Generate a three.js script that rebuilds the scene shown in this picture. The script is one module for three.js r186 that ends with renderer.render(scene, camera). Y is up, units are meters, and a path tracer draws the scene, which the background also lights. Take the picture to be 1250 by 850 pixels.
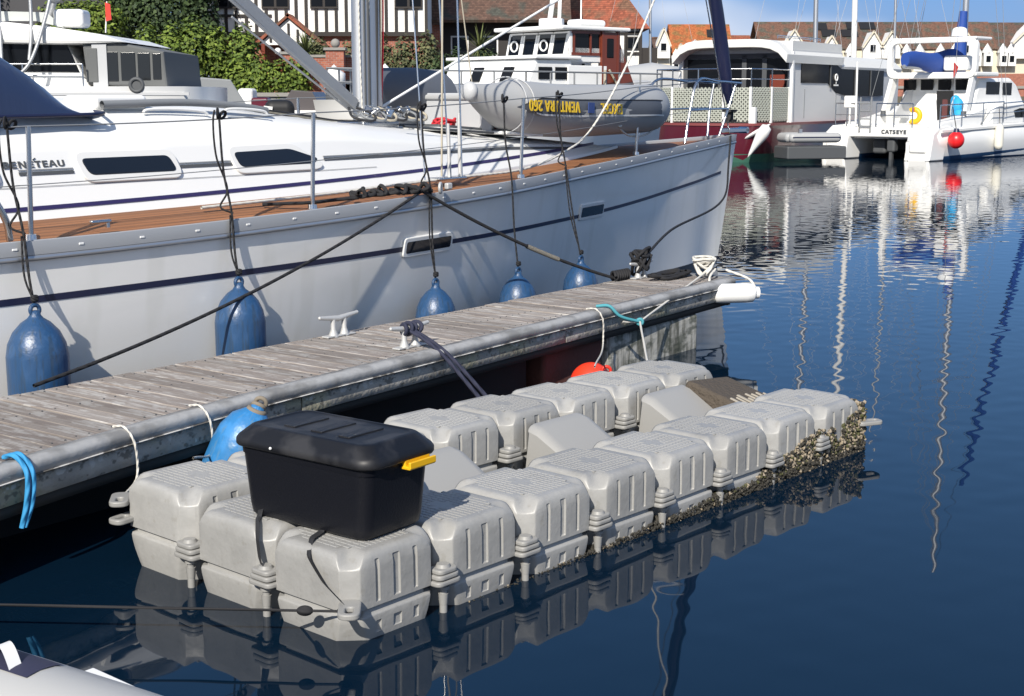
import * as THREE from 'three';
import { mergeGeometries } from 'three/addons/utils/BufferGeometryUtils.js';
import { RoundedBoxGeometry } from 'three/addons/geometries/RoundedBoxGeometry.js';
import { TextGeometry } from 'three/addons/geometries/TextGeometry.js';
import { FontLoader } from 'three/addons/loaders/FontLoader.js';
import { Brush, Evaluator, SUBTRACTION } from 'three-bvh-csg';

// ---------------------------------------------------------------- camera, sky, sun, exposure
const W = 1024, H = 696;
const scene = new THREE.Scene();
const camera = new THREE.PerspectiveCamera(27.98, W / H, 0.1, 3000);
camera.position.set(0, 2.07, 0);
camera.rotation.set(-10.2 * Math.PI / 180, 0, 0);
const renderer = new THREE.WebGLRenderer({ antialias: true });
renderer.setSize(W, H);
renderer.toneMapping = THREE.LinearToneMapping;
renderer.toneMappingExposure = 1.24;
renderer.shadowMap.enabled = true;

const clamp = (x, a = 0, b = 1) => Math.min(b, Math.max(a, x));
const lerp = (a, b, t) => a + (b - a) * t;
const sstep = (a, b, x) => { const t = clamp((x - a) / (b - a)); return t * t * (3 - 2 * t); };
function rng(s) { return () => { s = (s + 0x6d2b79f5) | 0; let t = Math.imul(s ^ (s >>> 15), 1 | s); t = (t + Math.imul(t ^ (t >>> 7), 61 | t)) ^ t; return ((t ^ (t >>> 14)) >>> 0) / 4294967296; }; }
const hash = (x, y, s) => { let h = Math.imul(x, 374761393) ^ Math.imul(y, 668265263) ^ Math.imul(s, 1442695041); h = Math.imul(h ^ (h >>> 13), 1274126177); return ((h ^ (h >>> 16)) >>> 0) / 4294967296; };
function vn(x, y, p, q, s) {           // value noise that repeats after p by q cells
  const xi = Math.floor(x), yi = Math.floor(y), fx = x - xi, fy = y - yi, u = fx * fx * (3 - 2 * fx), v = fy * fy * (3 - 2 * fy);
  const w = (a, n) => ((a % n) + n) % n, a = w(xi, p), b = w(xi + 1, p), c = w(yi, q), d = w(yi + 1, q);
  return lerp(lerp(hash(a, c, s), hash(b, c, s), u), lerp(hash(a, d, s), hash(b, d, s), u), v);
}
function fbm(u, v, f, g, o, s) { let a = 0, m = 0.5, n = 0; for (let k = 0; k < o; k++) { a += m * vn(u * f, v * g, f, g, s + k); n += m; m *= 0.55; f *= 2; g *= 2; } return a / n; }

{ // a computed sky: blue air with broken fair-weather cloud
  const w = 1024, h = 512, d = new Float32Array(w * h * 4);
  for (let j = 0; j < h; j++) for (let i = 0; i < w; i++) {
    const el = ((j + 0.5) / h - 0.5) * Math.PI, az = ((i + 0.5) / w - 0.5) * 2 * Math.PI, o = (j * w + i) * 4;
    const e = Math.max(0, Math.sin(el)), t = Math.pow(e, 0.68);
    const hz = 1 - sstep(0.0, 0.10, e); let c = [lerp(lerp(0.185, 0.015, t), 0.25, hz), lerp(lerp(0.40, 0.06, t), 0.345, hz), lerp(lerp(0.78, 0.19, t), 0.50, hz)];
    if (el > -0.02) {
      const k = 1 / (e + 0.06), x = Math.cos(az) * Math.cos(el) * k, y = Math.sin(az) * Math.cos(el) * k;
      const n = fbm((x + 40) / 80, (y + 40) / 80, 44, 44, 5, 11), n2 = fbm((x + 41.1) / 80, (y + 40.4) / 80, 44, 44, 5, 11);
      const cov = sstep(lerp(0.28, 0.46, sstep(0.02, 0.13, e)), lerp(0.46, 0.66, sstep(0.02, 0.13, e)), n) * 0.95, lit = clamp(0.62 + (n - n2) * 2.2, 0.3, 1);
      const cc = [0.72 * lit, 0.76 * lit, 0.84 * lit], far = sstep(0.0, 0.12, e);
      for (let q = 0; q < 3; q++) c[q] = lerp(c[q], lerp(lerp(c[q], cc[q], 0.8), cc[q], far), cov * 0.8);
    } else c = [0.10, 0.13, 0.17];
    d[o] = c[0]; d[o + 1] = c[1]; d[o + 2] = c[2]; d[o + 3] = 1;
  }
  const sky = new THREE.DataTexture(d, w, h, THREE.RGBAFormat, THREE.FloatType);
  sky.mapping = THREE.EquirectangularReflectionMapping; sky.magFilter = THREE.LinearFilter; sky.needsUpdate = true;
  scene.background = sky; scene.environment = sky;
}
const sun = new THREE.DirectionalLight(new THREE.Color(1, 0.94, 0.85), 5.0);
sun.position.set(-12.0, 30.5, 40.3); sun.target.position.set(0, 0, -12);
sun.position.add(sun.target.position);
sun.castShadow = true; sun.shadow.mapSize.set(4096, 4096);
Object.assign(sun.shadow.camera, { left: -40, right: 40, top: 40, bottom: -40, near: 1, far: 200 });
scene.add(sun, sun.target);

// ---------------------------------------------------------------- helpers
const V = (x, y, z) => new THREE.Vector3(x, y, z);
const used = {};
function numbered(n) { const k = used[n] = (used[n] || 0) + 1; return k === 1 ? n : n + '_' + String(k - 1).padStart(3, '0'); }
function tag(o, label, category, group, kind) { if (label) o.userData.label = label; if (category) o.userData.category = category; if (group) o.userData.group = group; if (kind) o.userData.kind = kind; return o; }
function thing(name, label, category, [x, y, z] = [0, 0, 0], turn = 0, group) {
  const o = new THREE.Group(); o.name = numbered(name); o.position.set(x, y, z); o.rotation.y = turn; scene.add(o);
  return tag(o, label, category, group);
}
function prep(g) {
  g = g.index ? g.toNonIndexed() : g.clone();
  for (const k of Object.keys(g.attributes)) if (!['position', 'normal', 'uv', 'color'].includes(k)) g.deleteAttribute(k);
  if (!g.attributes.normal) g.computeVertexNormals();
  if (!g.attributes.uv) g.setAttribute('uv', new THREE.BufferAttribute(new Float32Array(g.attributes.position.count * 2), 2));
  g.clearGroups(); return g;
}
function mesh(name, geos, mat, parent, label) {
  const list = (Array.isArray(geos) ? geos : [geos]);
  const g = list.length === 1 ? list[0] : mergeGeometries(list.map(prep));
  const m = new THREE.Mesh(g, mat); m.castShadow = m.receiveShadow = true;
  m.name = parent ? name : numbered(name); (parent || scene).add(m);
  if (label) m.userData.label = label;
  return m;
}
function copy(o, label, pos, turn) { const c = o.clone(); c.name = numbered(o.name.replace(/_\d{3}$/, '')); c.userData = { ...o.userData }; if (label) c.userData.label = label; if (pos) c.position.set(...pos); if (turn !== undefined) c.rotation.y = turn; scene.add(c); return c; }
const move = (g, x, y, z, rx = 0, ry = 0, rz = 0) => { if (rx) g.rotateX(rx); if (rz) g.rotateZ(rz); if (ry) g.rotateY(ry); g.translate(x, y, z); return g; };
function mbox(w, h, d) { const g = new THREE.BoxGeometry(w, h, d), uv = g.attributes.uv, D = [[d, h], [d, h], [w, d], [w, d], [w, h], [w, h]]; for (let i = 0; i < 24; i++) { const q = D[i >> 2]; uv.setXY(i, uv.getX(i) * q[0], uv.getY(i) * q[1]); } return g; }
const box = (w, h, d, x, y, z, rx, ry, rz) => move(mbox(w, h, d), x, y, z, rx, ry, rz);
const rbox = (w, h, d, r, x, y, z, rx, ry, rz, n = 2) => move(new RoundedBoxGeometry(w, h, d, n, r), x, y, z, rx, ry, rz);
const cyl = (r1, r2, h, x, y, z, n = 16, rx, ry, rz) => move(new THREE.CylinderGeometry(r1, r2, h, n), x, y, z, rx, ry, rz);
const ball = (r, x, y, z, sx = 1, sy = 1, sz = 1, n = 16) => { const g = new THREE.SphereGeometry(r, n, Math.ceil(n * 0.7)); g.scale(sx, sy, sz); g.translate(x, y, z); return g; };
const torus = (r, t, x, y, z, rx, ry, rz, n = 20) => move(new THREE.TorusGeometry(r, t, 8, n), x, y, z, rx, ry, rz);
function bar(a, b, r, r2 = r, n = 8) {
  a = V(...a); b = V(...b); const d = b.clone().sub(a), g = new THREE.CylinderGeometry(r2, r, d.length(), n);
  g.applyQuaternion(new THREE.Quaternion().setFromUnitVectors(V(0, 1, 0), d.clone().normalize())); g.translate(...a.add(b).multiplyScalar(0.5).toArray()); return g;
}
function beam(a, b, w, h) { // a square-section bar, h measured upwards
  a = V(...a); b = V(...b); const d = b.clone().sub(a), L = d.length(), g = new THREE.BoxGeometry(w, h, L);
  const m = new THREE.Matrix4().lookAt(b, a, V(0, 1, 0)); g.applyMatrix4(m); g.translate(...a.add(b).multiplyScalar(0.5).toArray()); return g;
}
const tube = (pts, r, seg = 0, closed = false, n = 7) => { const c = new THREE.CatmullRomCurve3(pts.map((p) => V(...p)), closed, 'centripetal'), g = new THREE.TubeGeometry(c, seg || pts.length * 8, r, n, closed), uv = g.attributes.uv, L = c.getLength() / (r * 7); for (let i = 0; i < uv.count; i++) uv.setX(i, uv.getX(i) * L); return g; };
function sag(a, b, s, r, n = 24) { const p = []; for (let k = 0; k <= 8; k++) { const t = k / 8; p.push([lerp(a[0], b[0], t), lerp(a[1], b[1], t) - 4 * s * t * (1 - t), lerp(a[2], b[2], t)]); } return tube(p, r, n); }
const lathe = (pts, n = 24) => new THREE.LatheGeometry(pts.map((p) => new THREE.Vector2(...p)), n);
function shape(pts) { const s = new THREE.Shape(); pts.forEach((p, k) => (k ? s.lineTo(...p) : s.moveTo(...p))); return s; }
function rrect(w, h, r, x = 0, y = 0) { // rounded rectangle, centred
  const s = new THREE.Shape(), a = x - w / 2, b = y - h / 2, c = x + w / 2, d = y + h / 2;
  s.moveTo(a + r, b); s.lineTo(c - r, b); s.quadraticCurveTo(c, b, c, b + r); s.lineTo(c, d - r); s.quadraticCurveTo(c, d, c - r, d); s.lineTo(a + r, d); s.quadraticCurveTo(a, d, a, d - r); s.lineTo(a, b + r); s.quadraticCurveTo(a, b, a + r, b); return s;
}
const prism = (s, depth, bevel = 0, seg = 2) => new THREE.ExtrudeGeometry(Array.isArray(s) ? shape(s) : s, { depth: depth - 2 * bevel, bevelEnabled: bevel > 0, bevelSize: bevel, bevelThickness: bevel, bevelOffset: -bevel, bevelSegments: seg, curveSegments: 10, steps: 1 }).translate(0, 0, bevel);
// a surface through rows of points; uv in metres
function loft(rows, o = {}) {
  const n = rows.length, m = rows[0].length, P = [], U = [], I = [];
  let vv = 0; const us = [0];
  for (let j = 1; j < m; j++) { const a = rows[n >> 1][j - 1], b = rows[n >> 1][j]; us.push(us[j - 1] + Math.hypot(a[0] - b[0], a[1] - b[1], a[2] - b[2])); }
  for (let i = 0; i < n; i++) {
    if (i) { const a = rows[i - 1][m >> 1], b = rows[i][m >> 1]; vv += Math.hypot(a[0] - b[0], a[1] - b[1], a[2] - b[2]); }
    for (let j = 0; j < m; j++) { P.push(...rows[i][j]); if (o.uv) U.push(...o.uv(rows[i][j])); else U.push(us[j], vv); }
  }
  for (let i = 0; i < n - 1; i++) for (let j = 0; j < m - 1; j++) { const a = i * m + j, b = a + 1, c = a + m, d = c + 1; if (o.flip) I.push(a, c, b, b, c, d); else I.push(a, b, c, b, d, c); }
  const g = new THREE.BufferGeometry();
  g.setAttribute('position', new THREE.Float32BufferAttribute(P, 3)); g.setAttribute('uv', new THREE.Float32BufferAttribute(U, 2)); g.setIndex(I); g.computeVertexNormals();
  if (o.closed) { const N = g.attributes.normal; for (let i = 0; i < n; i++) { const a = i * m, b = a + m - 1, v = V(N.getX(a) + N.getX(b), N.getY(a) + N.getY(b), N.getZ(a) + N.getZ(b)).normalize(); N.setXYZ(a, v.x, v.y, v.z); N.setXYZ(b, v.x, v.y, v.z); } }
  if (!o.cap) return g;
  const parts = [prep(g)];
  for (const [row, f] of [[rows[0], !o.flip], [rows[n - 1], !!o.flip]]) {
    const c = row.slice(0, o.closed ? -1 : undefined).reduce((s, p) => [s[0] + p[0], s[1] + p[1], s[2] + p[2]], [0, 0, 0]).map((x) => x / (o.closed ? m - 1 : m)), T = [];
    for (let j = 0; j < (o.closed ? m - 1 : m); j++) { const a = row[j], b = row[(j + 1) % m]; T.push(...c, ...(f ? b : a), ...(f ? a : b)); }
    const q = new THREE.BufferGeometry(); q.setAttribute('position', new THREE.Float32BufferAttribute(T, 3)); q.computeVertexNormals();
    const uv = []; for (let k = 0; k < T.length; k += 3) uv.push(...(o.uv ? o.uv([T[k], T[k + 1], T[k + 2]]) : [T[k], T[k + 2]]));
    q.setAttribute('uv', new THREE.Float32BufferAttribute(uv, 2)); parts.push(q);
  }
  return mergeGeometries(parts);
}
const table = (t) => (x) => { let k = 1; while (k < t.length - 1 && t[k][0] < x) k++; const [a, b] = [t[k - 1], t[k]]; return lerp(a[1], b[1], clamp((x - a[0]) / (b[0] - a[0]))); };
function smoothTable(t) { const xs = t.map((p) => p[0]), c = new THREE.CatmullRomCurve3(t.map((p) => V(p[0], p[1], 0)), false, 'centripetal'), pts = c.getPoints(t.length * 12).map((p) => [p.x, p.y]); return table(pts); }
const font = await new FontLoader().loadAsync('fonts/droid/droid_sans_bold.typeface.json');
function text(str, size, depth, stretch = 1) { const g = new TextGeometry(str, { font, size, depth, curveSegments: 4 }); g.computeBoundingBox(); const b = g.boundingBox; g.translate(-(b.min.x + b.max.x) / 2, -(b.min.y + b.max.y) / 2, 0); g.scale(stretch, 1, 1); return g; }

// ---------------------------------------------------------------- textures and materials
function tex(w, h, f, srgb = true) {
  const d = new Uint8Array(w * h * 4);
  for (let j = 0; j < h; j++) for (let i = 0; i < w; i++) { const c = f((i + 0.5) / w, (j + 0.5) / h), o = (j * w + i) * 4; const q = typeof c === 'number' ? [c, c, c] : c; for (let k = 0; k < 3; k++) d[o + k] = clamp(srgb ? (q[k] <= 0.0031308 ? q[k] * 12.92 : 1.055 * Math.pow(q[k], 1 / 2.4) - 0.055) : q[k]) * 255; d[o + 3] = 255; }
  const t = new THREE.DataTexture(d, w, h); t.wrapS = t.wrapT = THREE.RepeatWrapping; t.magFilter = THREE.LinearFilter; if (srgb) t.colorSpace = THREE.SRGBColorSpace; t.needsUpdate = true; return t;
}
const rep = (t, sx, sy, ox = 0, oy = 0) => { const c = t.clone(); c.repeat.set(sx, sy); c.offset.set(ox, oy); c.needsUpdate = true; return c; };
const mixc = (a, b, t) => [lerp(a[0], b[0], t), lerp(a[1], b[1], t), lerp(a[2], b[2], t)];
const mat = (c, roughness = 0.6, o = {}) => new THREE.MeshStandardMaterial({ color: new THREE.Color().setRGB(...c), roughness, ...o });
const phys = (c, roughness, o = {}) => new THREE.MeshPhysicalMaterial({ color: new THREE.Color().setRGB(...c), roughness, ...o });
const weather = (c, dirt, f, seed, lo = 0.45, hi = 0.75, k = 0.8) => tex(256, 256, (u, v) => mixc(c, dirt, k * sstep(lo, hi, fbm(u, v, f, f, 5, seed))));
const strand = tex(64, 64, (u, v) => 0.5 + 0.5 * Math.sin((u + v * 2) * 2 * Math.PI), false);
const scuff = (c, lo, seed) => tex(256, 256, (u, v) => { const a = fbm(u, v, 6, 6, 5, seed), b = fbm(u, v, 30, 8, 3, seed + 5); return mixc(mixc(c, c.map((x) => x * 1.5 + 0.03), 0.35 * sstep(0.5, 0.72, a)), lo, 0.5 * sstep(0.56, 0.75, b)); });
const grit = tex(256, 256, (u, v) => fbm(u, v, 24, 24, 4, 3), false);
const T = {};
T.gel = tex(256, 256, (u, v) => { const s = fbm(u, v, 4, 4, 5, 5), d = fbm(u, v, 30, 3, 3, 6); const k = 0.05 * sstep(0.45, 0.75, s) + 0.05 * sstep(0.58, 0.8, d); return [0.84 - k, 0.825 - k, 0.785 - k * 1.15]; });
T.float = [0, 1, 2].map((n) => tex(256, 256, (u, v) => { const s = fbm(u, v, 5, 5, 5, 30 + n * 9), d = fbm(u, v, 40, 40, 3, 31 + n * 9), st = sstep(0.66, 0.8, fbm(u, v, 14, 14, 4, 35 + n * 9)); const k = 1 - 0.11 * sstep(0.4, 0.8, s) - 0.08 * (d - 0.5); return mixc([0.325 * k, 0.322 * k, 0.309 * k], [0.2, 0.185, 0.15], 0.25 * st); }));
T.board = [0, 1, 2, 3].map((n) => tex(128, 512, (u, v) => { // u across the board, v along it; worn grey timber
  const g = fbm(u, v, 40, 5, 4, 50 + n), s = fbm(u, v, 4, 6, 5, 60 + n), w = fbm(u, v, 9, 4, 5, 66 + n), k = 0.72 + 0.5 * (g - 0.5) * 2 * 0.6;
  const base = mixc([0.215, 0.185, 0.165], [0.265, 0.235, 0.21], clamp((n + 0.4) / 4)), bl = fbm(u, v, 5, 11, 5, 90 + n); let c = mixc(base, [0.15, 0.12, 0.105], 0.45 * sstep(0.5, 0.72, s)); c = mixc(c, [0.44, 0.425, 0.405], 0.6 * sstep(0.52, 0.70, w) * sstep(0.3, 0.6, g)); c = mixc(c, [0.42, 0.41, 0.39], 0.6 * sstep(0.55, 0.7, bl)); const kk = 0.92 + 0.32 * (g - 0.5); return [c[0] * kk * 1.2, c[1] * kk * 1.2, c[2] * kk * 1.2]; }));
T.boardBump = tex(128, 512, (u, v) => 0.6 * fbm(u, v, 40, 5, 4, 50) + 0.4 * (1 - sstep(0.35, 0.5, Math.abs(((u * 9) % 1) - 0.5))), false);
T.fascia = tex(512, 256, (u, v) => { const s = fbm(u, v, 12, 5, 5, 71), a = fbm(u, v, 60, 30, 3, 72), m = fbm(u, v, 7, 3, 4, 73); let c = mixc([0.22, 0.21, 0.185], [0.42, 0.395, 0.35], s); c = mixc(c, [0.31, 0.29, 0.18], 0.7 * sstep(0.48, 0.66, m)); c = mixc(c, [0.07, 0.065, 0.055], sstep(0.58, 0.75, a) * 0.7); c = mixc(c, [0.5, 0.49, 0.46], sstep(0.66, 0.76, fbm(u, v, 40, 14, 4, 77)) * 0.7); return c; });
T.concrete = tex(256, 256, (u, v) => { const s = fbm(u, v, 22, 2, 4, 81), a = fbm(u, v, 8, 8, 4, 82); const c = mixc([0.11, 0.11, 0.09], [0.42, 0.41, 0.37], sstep(0.35, 0.7, s)); return mixc(c, [0.03, 0.04, 0.025], sstep(0.5, 0.7, a) * 0.7); });
T.teak = tex(512, 256, (u, v) => { // u along, v across: 20 strakes
  const n = Math.floor(v * 20), f = v * 20 - n, g = fbm(u, v, 6, 120, 3, 91), t = hash(n, 5, 9); const k = 0.8 + 0.35 * (g - 0.5) + 0.25 * (t - 0.5); return f < 0.1 ? [0.03, 0.02, 0.015] : [0.34 * k, 0.145 * k, 0.06 * k]; });
T.brick = tex(256, 256, (u, v) => { const r = Math.floor(v * 16), x = u * 6 + (r % 2) * 0.5, f = x - Math.floor(x), q = v * 16 - r, t = hash(((Math.floor(x) % 6) + 6) % 6, r, 4); const j = f < 0.06 || q < 0.14; return j ? [0.28, 0.25, 0.22] : [0.25 + 0.13 * t, 0.075 + 0.05 * t, 0.045 + 0.03 * t]; });
T.roof = tex(256, 256, (u, v) => { const r = Math.floor(v * 20), x = u * 20 + (r % 2) * 0.5, f = x - Math.floor(x), q = v * 20 - r, t = hash(((Math.floor(x) % 20) + 20) % 20, r, 8), s = fbm(u, v, 4, 4, 4, 14), k = (0.65 + 0.5 * t) * (q < 0.18 ? 0.45 : 1) * (f < 0.07 ? 0.6 : 1); return mixc([0.27 * k, 0.105 * k, 0.06 * k], [0.16 * k, 0.11 * k, 0.07 * k], sstep(0.4, 0.7, s)); });
{ // ripples over an 80 m square: calm in the shelter of the berths, livelier on open water
  const n = 2048, d = new Float32Array(n * n * 4), r = rng(5), wv = [];
  for (let k = 0; k < 30; k++) { const lam = 0.19 * Math.pow(5, r() * r()), a = 1.35 + (r() - 0.5) * 2.7; wv.push([Math.round(Math.cos(a) * 80 / lam), Math.round(Math.sin(a) * 80 / lam), r() * 6.28, Math.pow(lam, 0.9) * 0.1]); }
  const S = new Float32Array(65536); for (let k = 0; k < 65536; k++) S[k] = Math.sin(k / 65536 * 2 * Math.PI);
  for (let j = 0; j < n; j++) for (let i = 0; i < n; i++) {
    let h = 0; for (const q of wv) h += q[3] * S[(((i * q[0] + j * q[1]) * 32 + q[2] * 10430) | 0) & 65535];
    const o = (j * n + i) * 4, x = (i / n * 80 + 40) % 80 - 40, z = -((j / n * 80 + 40) % 80 - 40), far = sstep(15, 26, -z - 0.35 * x), m = (0.11 + 0.24 * sstep(0.35, 0.7, fbm(i / n, j / n, 9, 9, 3, 99))) * (0.75 + 1.35 * Math.max(far, z > 4 ? 1 : 0)); d[o] = d[o + 1] = d[o + 2] = 0.5 + h * m * 0.5; d[o + 3] = 1;
  }
  T.water = new THREE.DataTexture(d, n, n, THREE.RGBAFormat, THREE.FloatType); T.water.wrapS = T.water.wrapT = THREE.RepeatWrapping; T.water.magFilter = THREE.LinearFilter; T.water.needsUpdate = true;
}
const M = {
  gel: phys([1, 1, 1], 0.28, { map: T.gel, clearcoat: 0.6, clearcoatRoughness: 0.12 }),
  white: mat([0.78, 0.78, 0.76], 0.4), whitePlain: mat([0.72, 0.72, 0.70], 0.55), cream: mat([0.62, 0.56, 0.44], 0.7), greyLt: mat([0.42, 0.43, 0.44], 0.5), grey: mat([0.2, 0.21, 0.22], 0.6), greyDk: mat([0.07, 0.075, 0.08], 0.6),
  navy: mat([0.012, 0.016, 0.05], 0.4), navyCloth: phys([0.022, 0.035, 0.085], 0.32, { sheen: 0.4, sheenColor: new THREE.Color(0.2, 0.3, 0.5), bumpMap: grit, bumpScale: 0.003 }), purple: mat([0.03, 0.022, 0.09], 0.45), black: mat([0.011, 0.011, 0.012], 0.6), rubber: mat([0.02, 0.02, 0.022], 0.7),
  steel: mat([0.55, 0.56, 0.57], 0.22, { metalness: 1 }), alu: mat([0.52, 0.53, 0.54], 0.42, { metalness: 0.85 }), aluDull: mat([0.36, 0.37, 0.38], 0.5, { metalness: 0.5, bumpMap: grit, bumpScale: 0.002 }), galv: mat([0.5, 0.5, 0.49], 0.5, { metalness: 0.3 }),
  glass: phys([0.012, 0.016, 0.024], 0.06, { specularIntensity: 0.8 }), glassFar: phys([0.006, 0.007, 0.009], 0.12, { specularIntensity: 0.35 }), pane: phys([1, 1, 1], 0.02, { transmission: 1, thickness: 0, ior: 1.5 }),
  teak: mat([1, 1, 1], 0.65, { map: rep(T.teak, 0.5, 1) }), teakDk: mat([0.10, 0.055, 0.03], 0.5), mahog: mat([0.16, 0.035, 0.018], 0.3),
  fender: phys([1, 1, 1], 0.38, { map: rep(scuff([0.018, 0.062, 0.15], [0.03, 0.045, 0.06], 151), 2, 2), bumpMap: rep(grit, 2, 2), bumpScale: 0.002, clearcoat: 0.12, clearcoatRoughness: 0.35 }), fenderLt: phys([1, 1, 1], 0.40, { map: rep(scuff([0.028, 0.17, 0.40], [0.1, 0.2, 0.3], 161), 2, 2), bumpMap: grit, bumpScale: 0.003 }),
  ropeBlack: mat([0.014, 0.014, 0.016], 0.85, { bumpMap: strand, bumpScale: 0.004 }), ropeNavy: mat([0.022, 0.025, 0.05], 0.85, { bumpMap: strand, bumpScale: 0.004 }), ropeWhite: mat([0.58, 0.56, 0.51], 0.85, { bumpMap: strand, bumpScale: 0.003 }), ropeBlue: mat([0.03, 0.25, 0.5], 0.7, { bumpMap: strand, bumpScale: 0.004 }), ropeTeal: mat([0.06, 0.28, 0.33], 0.7), ropeTan: mat([0.4, 0.36, 0.28], 0.85), ropeRed: mat([0.5, 0.02, 0.03], 0.7),
  hyp: phys([0.36, 0.365, 0.365], 0.5, { bumpMap: grit, bumpScale: 0.001 }), hypDk: mat([0.09, 0.10, 0.12], 0.6),
  red: mat([0.62, 0.035, 0.018], 0.4), yellow: mat([0.75, 0.42, 0.01], 0.4), blue: mat([0.012, 0.055, 0.27], 0.7), cyan: mat([0.02, 0.32, 0.62], 0.7), maroon: phys([0.085, 0.008, 0.018], 0.3, { clearcoat: 0.4 }), green: mat([0.03, 0.11, 0.075], 0.6),
  brick: mat([1, 1, 1], 0.85, { map: rep(T.brick, 0.8, 0.8) }), roofRed: mat([1.15, 0.85, 0.8], 0.85, { map: rep(T.roof, 0.35, 0.35) }), roofTan: mat([0.62, 0.82, 0.95], 0.85, { map: rep(T.roof, 0.35, 0.35) }), roofBrown: mat([0.46, 0.68, 0.86], 0.85, { map: rep(T.roof, 0.35, 0.35) }), roofOrange: mat([1.5, 1.15, 0.6], 0.85, { map: rep(T.roof, 0.35, 0.35) }), timber: mat([0.022, 0.018, 0.016], 0.7), render: mat([0.74, 0.73, 0.70], 0.8),
  concrete: mat([1, 1, 1], 0.9, { map: rep(T.concrete, 1.2, 1.2), bumpMap: grit, bumpScale: 0.004 }), stone: mat([0.25, 0.24, 0.22], 0.9, { bumpMap: grit, bumpScale: 0.01 }), soil: mat([0.10, 0.09, 0.065], 0.95),
  bark: mat([0.08, 0.06, 0.045], 0.9), leaf: mat([1, 1, 1], 0.75, { vertexColors: true, side: THREE.DoubleSide }),
};

// ---------------------------------------------------------------- water and land
{
  const w = new THREE.PlaneGeometry(1600, 1600, 1, 1); w.rotateX(-Math.PI / 2); const uv = w.attributes.uv; for (let i = 0; i < uv.count; i++) uv.setXY(i, uv.getX(i) * 20, uv.getY(i) * 20);
  const m = mesh('water', w, phys([0.0020, 0.0098, 0.0225], 0.02, { ior: 1.33, bumpMap: T.water, bumpScale: 0.02 }));
  tag(m, 'dark blue harbour water between the berths', '', '', 'structure'); m.castShadow = false; m.position.y = 0.04;
}

// ---------------------------------------------------------------- pontoon
const PON = [0.33 , -12.55], HP = 53 * Math.PI / 180; // far back corner; local x runs out along the pontoon, z towards the floats
const D37 = [Math.sin(37 * Math.PI / 180), -Math.cos(37 * Math.PI / 180)], N37 = [Math.cos(37 * Math.PI / 180), Math.sin(37 * Math.PI / 180)];
const BOW37 = [2.774, -17.531];
const pw = (s, b) => [BOW37[0] - D37[0] * s + N37[0] * b, BOW37[1] - D37[1] * s + N37[1] * b];
const E0 = -0.18; // where the deck ends
const PS0 = 4.95, PB0 = 2.0, [px0, pz0] = pw(PS0, PB0), DECK = 0.55;
const pont = thing('pontoon', 'weathered grey timber pontoon with a grey rubber edge between yacht and floating dock', 'pontoon', [px0, 0, pz0], HP);
const pfront = (x) => { const s = PS0 - x; return 0.68 + 0.05 * (s - 5.5) + 0.035 * Math.max(0, s - 10.3) ** 2; };
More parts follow.
